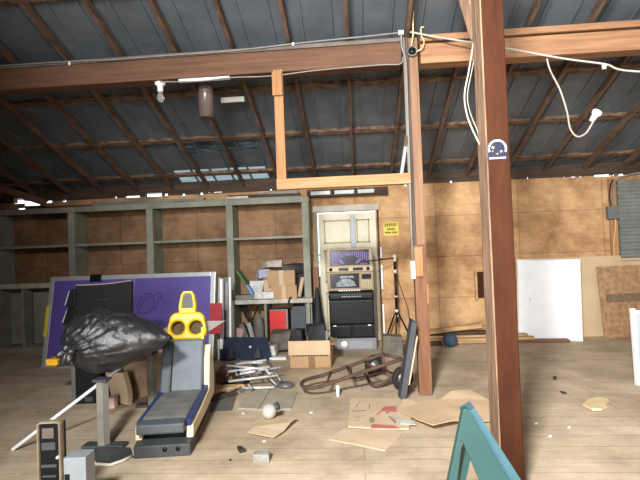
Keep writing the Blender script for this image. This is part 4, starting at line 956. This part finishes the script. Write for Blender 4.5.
# corrugated shutter panel
b = MB(); zA, zB = 1.08, 2.27
pr = []
n = 66
for k in range(n+1): z = zA+(zB-zA)*k/n; pr.append((YB-.05+.014*sin(2*pi*k/6), z))
b.prism(pr+[(YB-.004, zB), (YB-.004, zA)], 'x', 3.86, 5.4); tag(b.build('corrugated_panel', SHUT, origin=(3.86, YB, zA)), 'grey corrugated metal panel on the back wall at the right edge', 'panel')
b = MB(); b.box((3.74, YB-.03, 1.1), (3.85, YB-.002, 2.30), .004); tag(b.build('wall_batten', LUMBZ, origin=(3.8, YB, 1.1)), 'upright wooden batten on the wall left of the corrugated panel', 'batten')
p, q = at(608.5, 219, YB-.1), at(618.5, 206, YB-.1)
eb = thing('electrical_box', 'grey electrical box with wires on the wall beside the corrugated panel', 'electrical box', (p.x, YB-.11, p.z))
b = MB(); b.box((0, 0, 0), (q.x-p.x, .08, q.z-p.z), .006); b.build('box', GREYBOX, eb)
for px in (611, 614.5):
    b = MB(); P = [at(px, 206, YB-.08), at(px-1.5, 196, YB-.06), at(px-.5, 186, YB-.05), at(px+1.5, 180, YB-.05)]; b.tube([x-eb.location for x in smoothpts(P)], .009, 6); b.build('wire', RUBBER if px < 613 else CABLEG, eb)
cable('yellowed cord hanging below the grey electrical box', [at(615.5, 219, YB-.07), at(615.5, 228, YB-.06), at(614, 240, YB-.05), at(614.3, 258, YB-.05)], .008, CABLEY)
cable('grey cable running right from above the electrical box', [at(615, 181, YB-.06), at(622, 177, YB-.06), at(632, 174, YB-.06), at(648, 171.5, YB-.06)], .012, CABLEG)

# ------------------------------------------------------------------ cardboard on the floor, centre
def flat(name, lab, pts, m, t=.006, cat='cardboard', lift=None, z0=.001):
    P = [fl(*q) for q in pts]; c = sum(P, V())/len(P)
    b = bmesh.new()
    vs = [b.verts.new((p.x-c.x, p.y-c.y, z0+(lift[i] if lift else 0))) for i, p in enumerate(P)]
    f = b.faces.new(vs)
    if f.normal.z < 0: f.normal_flip()
    if lift: bmesh.ops.triangulate(b, faces=b.faces[:])
    r = bmesh.ops.extrude_face_region(b, geom=b.faces[:]); bmesh.ops.translate(b, vec=(0, 0, t), verts=[v for v in r['geom'] if isinstance(v, bmesh.types.BMVert)])
    bmesh.ops.recalc_face_normals(b, faces=b.faces[:])
    B = MB(); B.add(b); o = B.build(name, m); o.location = (c.x, c.y, 0); tag(o, lab, cat); return o
f1 = flat('flat_cardboard', 'flattened printed carton with faded red print on the floor', [(348, 428.5), (350.5, 399.5), (380, 400), (404, 399.5), (416, 401), (409, 431), (380, 430.5)], CARDL, .012, lift=None, z0=.007)
def onfloor(parent, name, polys, m, z):
    for pts in polys:
        b = MB(); P = [fl(*q, z) for q in pts]; b.prism([(p.x-parent.location.x, p.y-parent.location.y) for p in P], 'z', z-.001, z+.0006)
        b.build(name, m, parent)
onfloor(f1, 'red_print', [[(380, 411), (384, 406.5), (396, 406), (397, 412), (386, 412)], [(371, 427), (372, 424), (395, 425.5), (400, 428.5), (371, 428)], [(376, 414), (381, 411), (382, 411.6), (377.5, 415)]], REDPRINT, .0193)
onfloor(f1, 'grey_print', [[(352, 410.6), (366, 410.2), (366, 411.2), (352, 411.6)], [(369, 418), (374, 417), (375, 422), (370, 423)], [(355, 417), (361, 416.5), (361, 417.3), (355, 417.8)], [(354, 420), (360, 419.5), (360, 420.2), (354, 420.8)], [(369, 404), (370.3, 404), (370, 409), (368.6, 409)], [(355, 407), (359, 402), (360, 402), (356, 407.5)]], GREYPRINT, .0193)
flat('flat_cardboard', 'plain flat cardboard sheet nearest the camera, below the printed carton', [(329, 440), (344, 429), (404, 431.5), (398, 440), (385, 451.5), (360, 446)], CARDL, .006)
flat('flat_cardboard', 'curled orange cardboard sheet lying right of the printed carton', [(398, 414), (404, 404), (420, 405), (441, 403), (452, 398), (470, 397), (489, 405), (492, 424), (470, 426), (456, 428.5), (433, 432.5), (417, 424)], CARDO, .006, lift=[.02, .03, .012, .02, .05, .05, .03, .01, .015, .05, .04, .02], z0=.012)
flat('torn_strip', 'torn white and brown strip on the printed carton', [(386, 417), (390, 416), (398, 421), (412, 424), (416, 428), (400, 427)], WHITEEDGE, .006, 'scrap', z0=.022)
flat('dark_strip', 'dark torn sliver on the printed carton next to the white strip', [(386, 416), (388, 415), (397, 423), (395, 426)], CARDD, .006, 'scrap', z0=.021)
f2 = flat('torn_cardboard', 'torn ragged cardboard scrap with a glass globe on it', [(247, 434), (254, 430), (253, 425), (262, 419), (272, 417), (283, 420), (297, 424), (291, 428), (284, 434), (274, 440), (262, 438)], CARDL, .006, lift=[.01, .02, .01, .01, .01, .02, .05, .04, .02, .015, .015])
p = fl(268, 424); g = thing('glass_globe', 'pale glass globe lying on the torn cardboard scrap', 'globe', (p.x, p.y+.06, .022))
b = MB(); bmesh.ops.create_uvsphere(b.bm, u_segments=24, v_segments=16, radius=.062, matrix=M.Translation((0, 0, .062))); b.build('globe', mat('frosted_glass', (186, 186, 178), var=.1, rough=.2, spec=.6, bump=.02), g, smooth=True)
b = MB(); b.lathe([(.03, 0), (.034, .03), (0, .03)], 14, M.Translation((.05, .02, .09)) @ M.Rotation(Rd(70), 4, 'Y')); b.build('socket_collar', DGREY, g)
p = fl(261, 463); b = MB(); b.box((p.x-.055, p.y, 0), (p.x+.055, p.y+.075, .055), .005); tag(b.build('concrete_block', CONC, origin=p, rotz=0), 'small grey concrete block on the floor front centre', 'block')
flat('dark_chip', 'dark thin chip on the floor above left of the concrete block', [(237, 449), (241, 448.5), (246, 452), (240, 453.5)], CHIP, .02, 'chip')
flat('foam_scrap', 'yellowish heart shaped scrap on the bare floor at the right', [(583, 407), (589, 401.5), (598, 400), (607, 401), (609, 404), (605, 407), (607, 409), (602, 412), (592, 411.5)], FOAM, .02, 'scrap', z0=.008)
flat('dark_chip', 'tiny dark pebble on the bare floor above the yellowish scrap', [(553, 378), (556, 377.5), (557, 379.5), (554, 380)], CHIP, .015, 'chip')
flat('dark_chip', 'small dark splinter on the bare floor left of the yellowish scrap', [(560, 392), (564, 392.5), (567, 394), (563, 394.2)], CHIP, .01, 'chip')
for k, (x, y, lab) in enumerate(((243, 414, 'white flake near the pale square sheet'), (264, 442, 'white flake just below the torn cardboard scrap'), (536, 424, 'white crumb right of the foreground post'), (569, 428, 'white crumb in the open floor below the yellowish scrap'), (550, 437, 'lowest white crumb on the open floor right of the post'), (311, 413, 'white crumb left of the printed carton'))):
    flat('white_flake', lab, [(x-1.5, y), (x+.5, y-1), (x+2, y-.3), (x, y+.8)], WHITE, .008, 'flake')
flat('dark_chip', 'dark speck on the floor left of the concrete block', [(229, 460), (231, 459.5), (231.5, 461), (229.5, 461.2)], CHIP, .006, 'chip')

# ------------------------------------------------------------------ teal A frame stand
Yg = 2.15
tf = thing('teal_stand', 'teal painted A shaped stand in the foreground at the foot of the post', 'stand', (.53, Yg, 0))
def L(px, py, Y=Yg):
    p = at(px, py, Y)-tf.location; return (p.x, p.z)
ap0, ap1 = L(463.5, 409.5), L(468, 409)
zl = .0
def ext(p, q, z):   # continue the line p->q down to height z
    t = (z-p[1])/(q[1]-p[1]); return (p[0]+(q[0]-p[0])*t, z)
lo_, li_ = ext(L(463.5, 409.5), L(449, 480), .0), ext(L(461.5, 441), L(457, 480), .0)
ri_, ro_ = ext(L(468, 453), L(480, 480), .0), ext(L(468, 409), L(509, 480), .0)
b = MB(); b.prism([L(463.5, 409.5), lo_, li_, L(462.5, 441), L(467, 452), ri_, ro_, L(468, 409)], 'y', 0, .045, .004); b.build('end_frame', TEAL, tf)
e0, e1 = L(469, 411, Yg+.055), ext(L(469, 411, Yg+.055), L(508, 480, Yg+.055), .02)
b = MB(); b.bar((e0[0]-.006, .055, e0[1]-.004), (e1[0]-.006, .055, e1[1]-.004), .02, .012, up=(1, 0, .6), bev=.002); b.build('edge_rail', mat('teal_highlight', (112, 150, 140), var=.06, rough=.45), tf)  # highlight along the frame edge, put into a paler teal
g0, g1 = L(473, 405.5, Yg+.11), ext(L(473, 405.5, Yg+.11), L(517, 474, Yg+.11), .03)
b = MB(); b.bar((g0[0]-.026, .125, g0[1]-.015), (g1[0]-.026, .125, g1[1]-.015), .11, .06, up=(1, 0, .6), bev=.003); b.build('slope_board', TEALB, tf)
Y2 = Yg+.12
b = MB(); b.prism([L(463, 441, Y2), L(467, 452, Y2), ext(L(467, 452, Y2), L(461, 480, Y2), .0), ext(L(463, 441, Y2), L(455, 480, Y2), .0)], 'y', .05, .12)
b.build('inner_leg', mat('teal_shaded', (44, 76, 73), var=.08, rough=.5), tf)  # shade on the leg's inner face, put into a darker teal

# repeats of one kind share a group
GR = {'plank': 'loose planks and boards', 'cable': 'cables under the roof and on the posts', 'flat_cardboard': 'flattened cardboard on the floor', 'white_flake': 'white flakes on the floor',
      'dark_chip': 'dark chips on the floor', 'floor_sheet': 'flat sheets on the floor by the metal heap', 'carton': 'cartons on the counter', 'paper_heap': 'crumpled papers on the counter',
      'black_bag': 'black bags in the open box', 'white_bag': 'pale plastic bags on the counter', 'cardboard_box': 'crumpled cardboard under the bin bag', 'metal_box': 'slim boxes under the counter',
      'roof_beam': 'timber roof beams', 'timber_post': 'timber posts', 'white_framed_board': 'white edged boards behind the purple board'}
for o in S.objects:
    k = o.name.split('.')[0]
    if o.parent is None and 'label' in o and 'group' not in o and k in GR: o['group'] = GR[k]
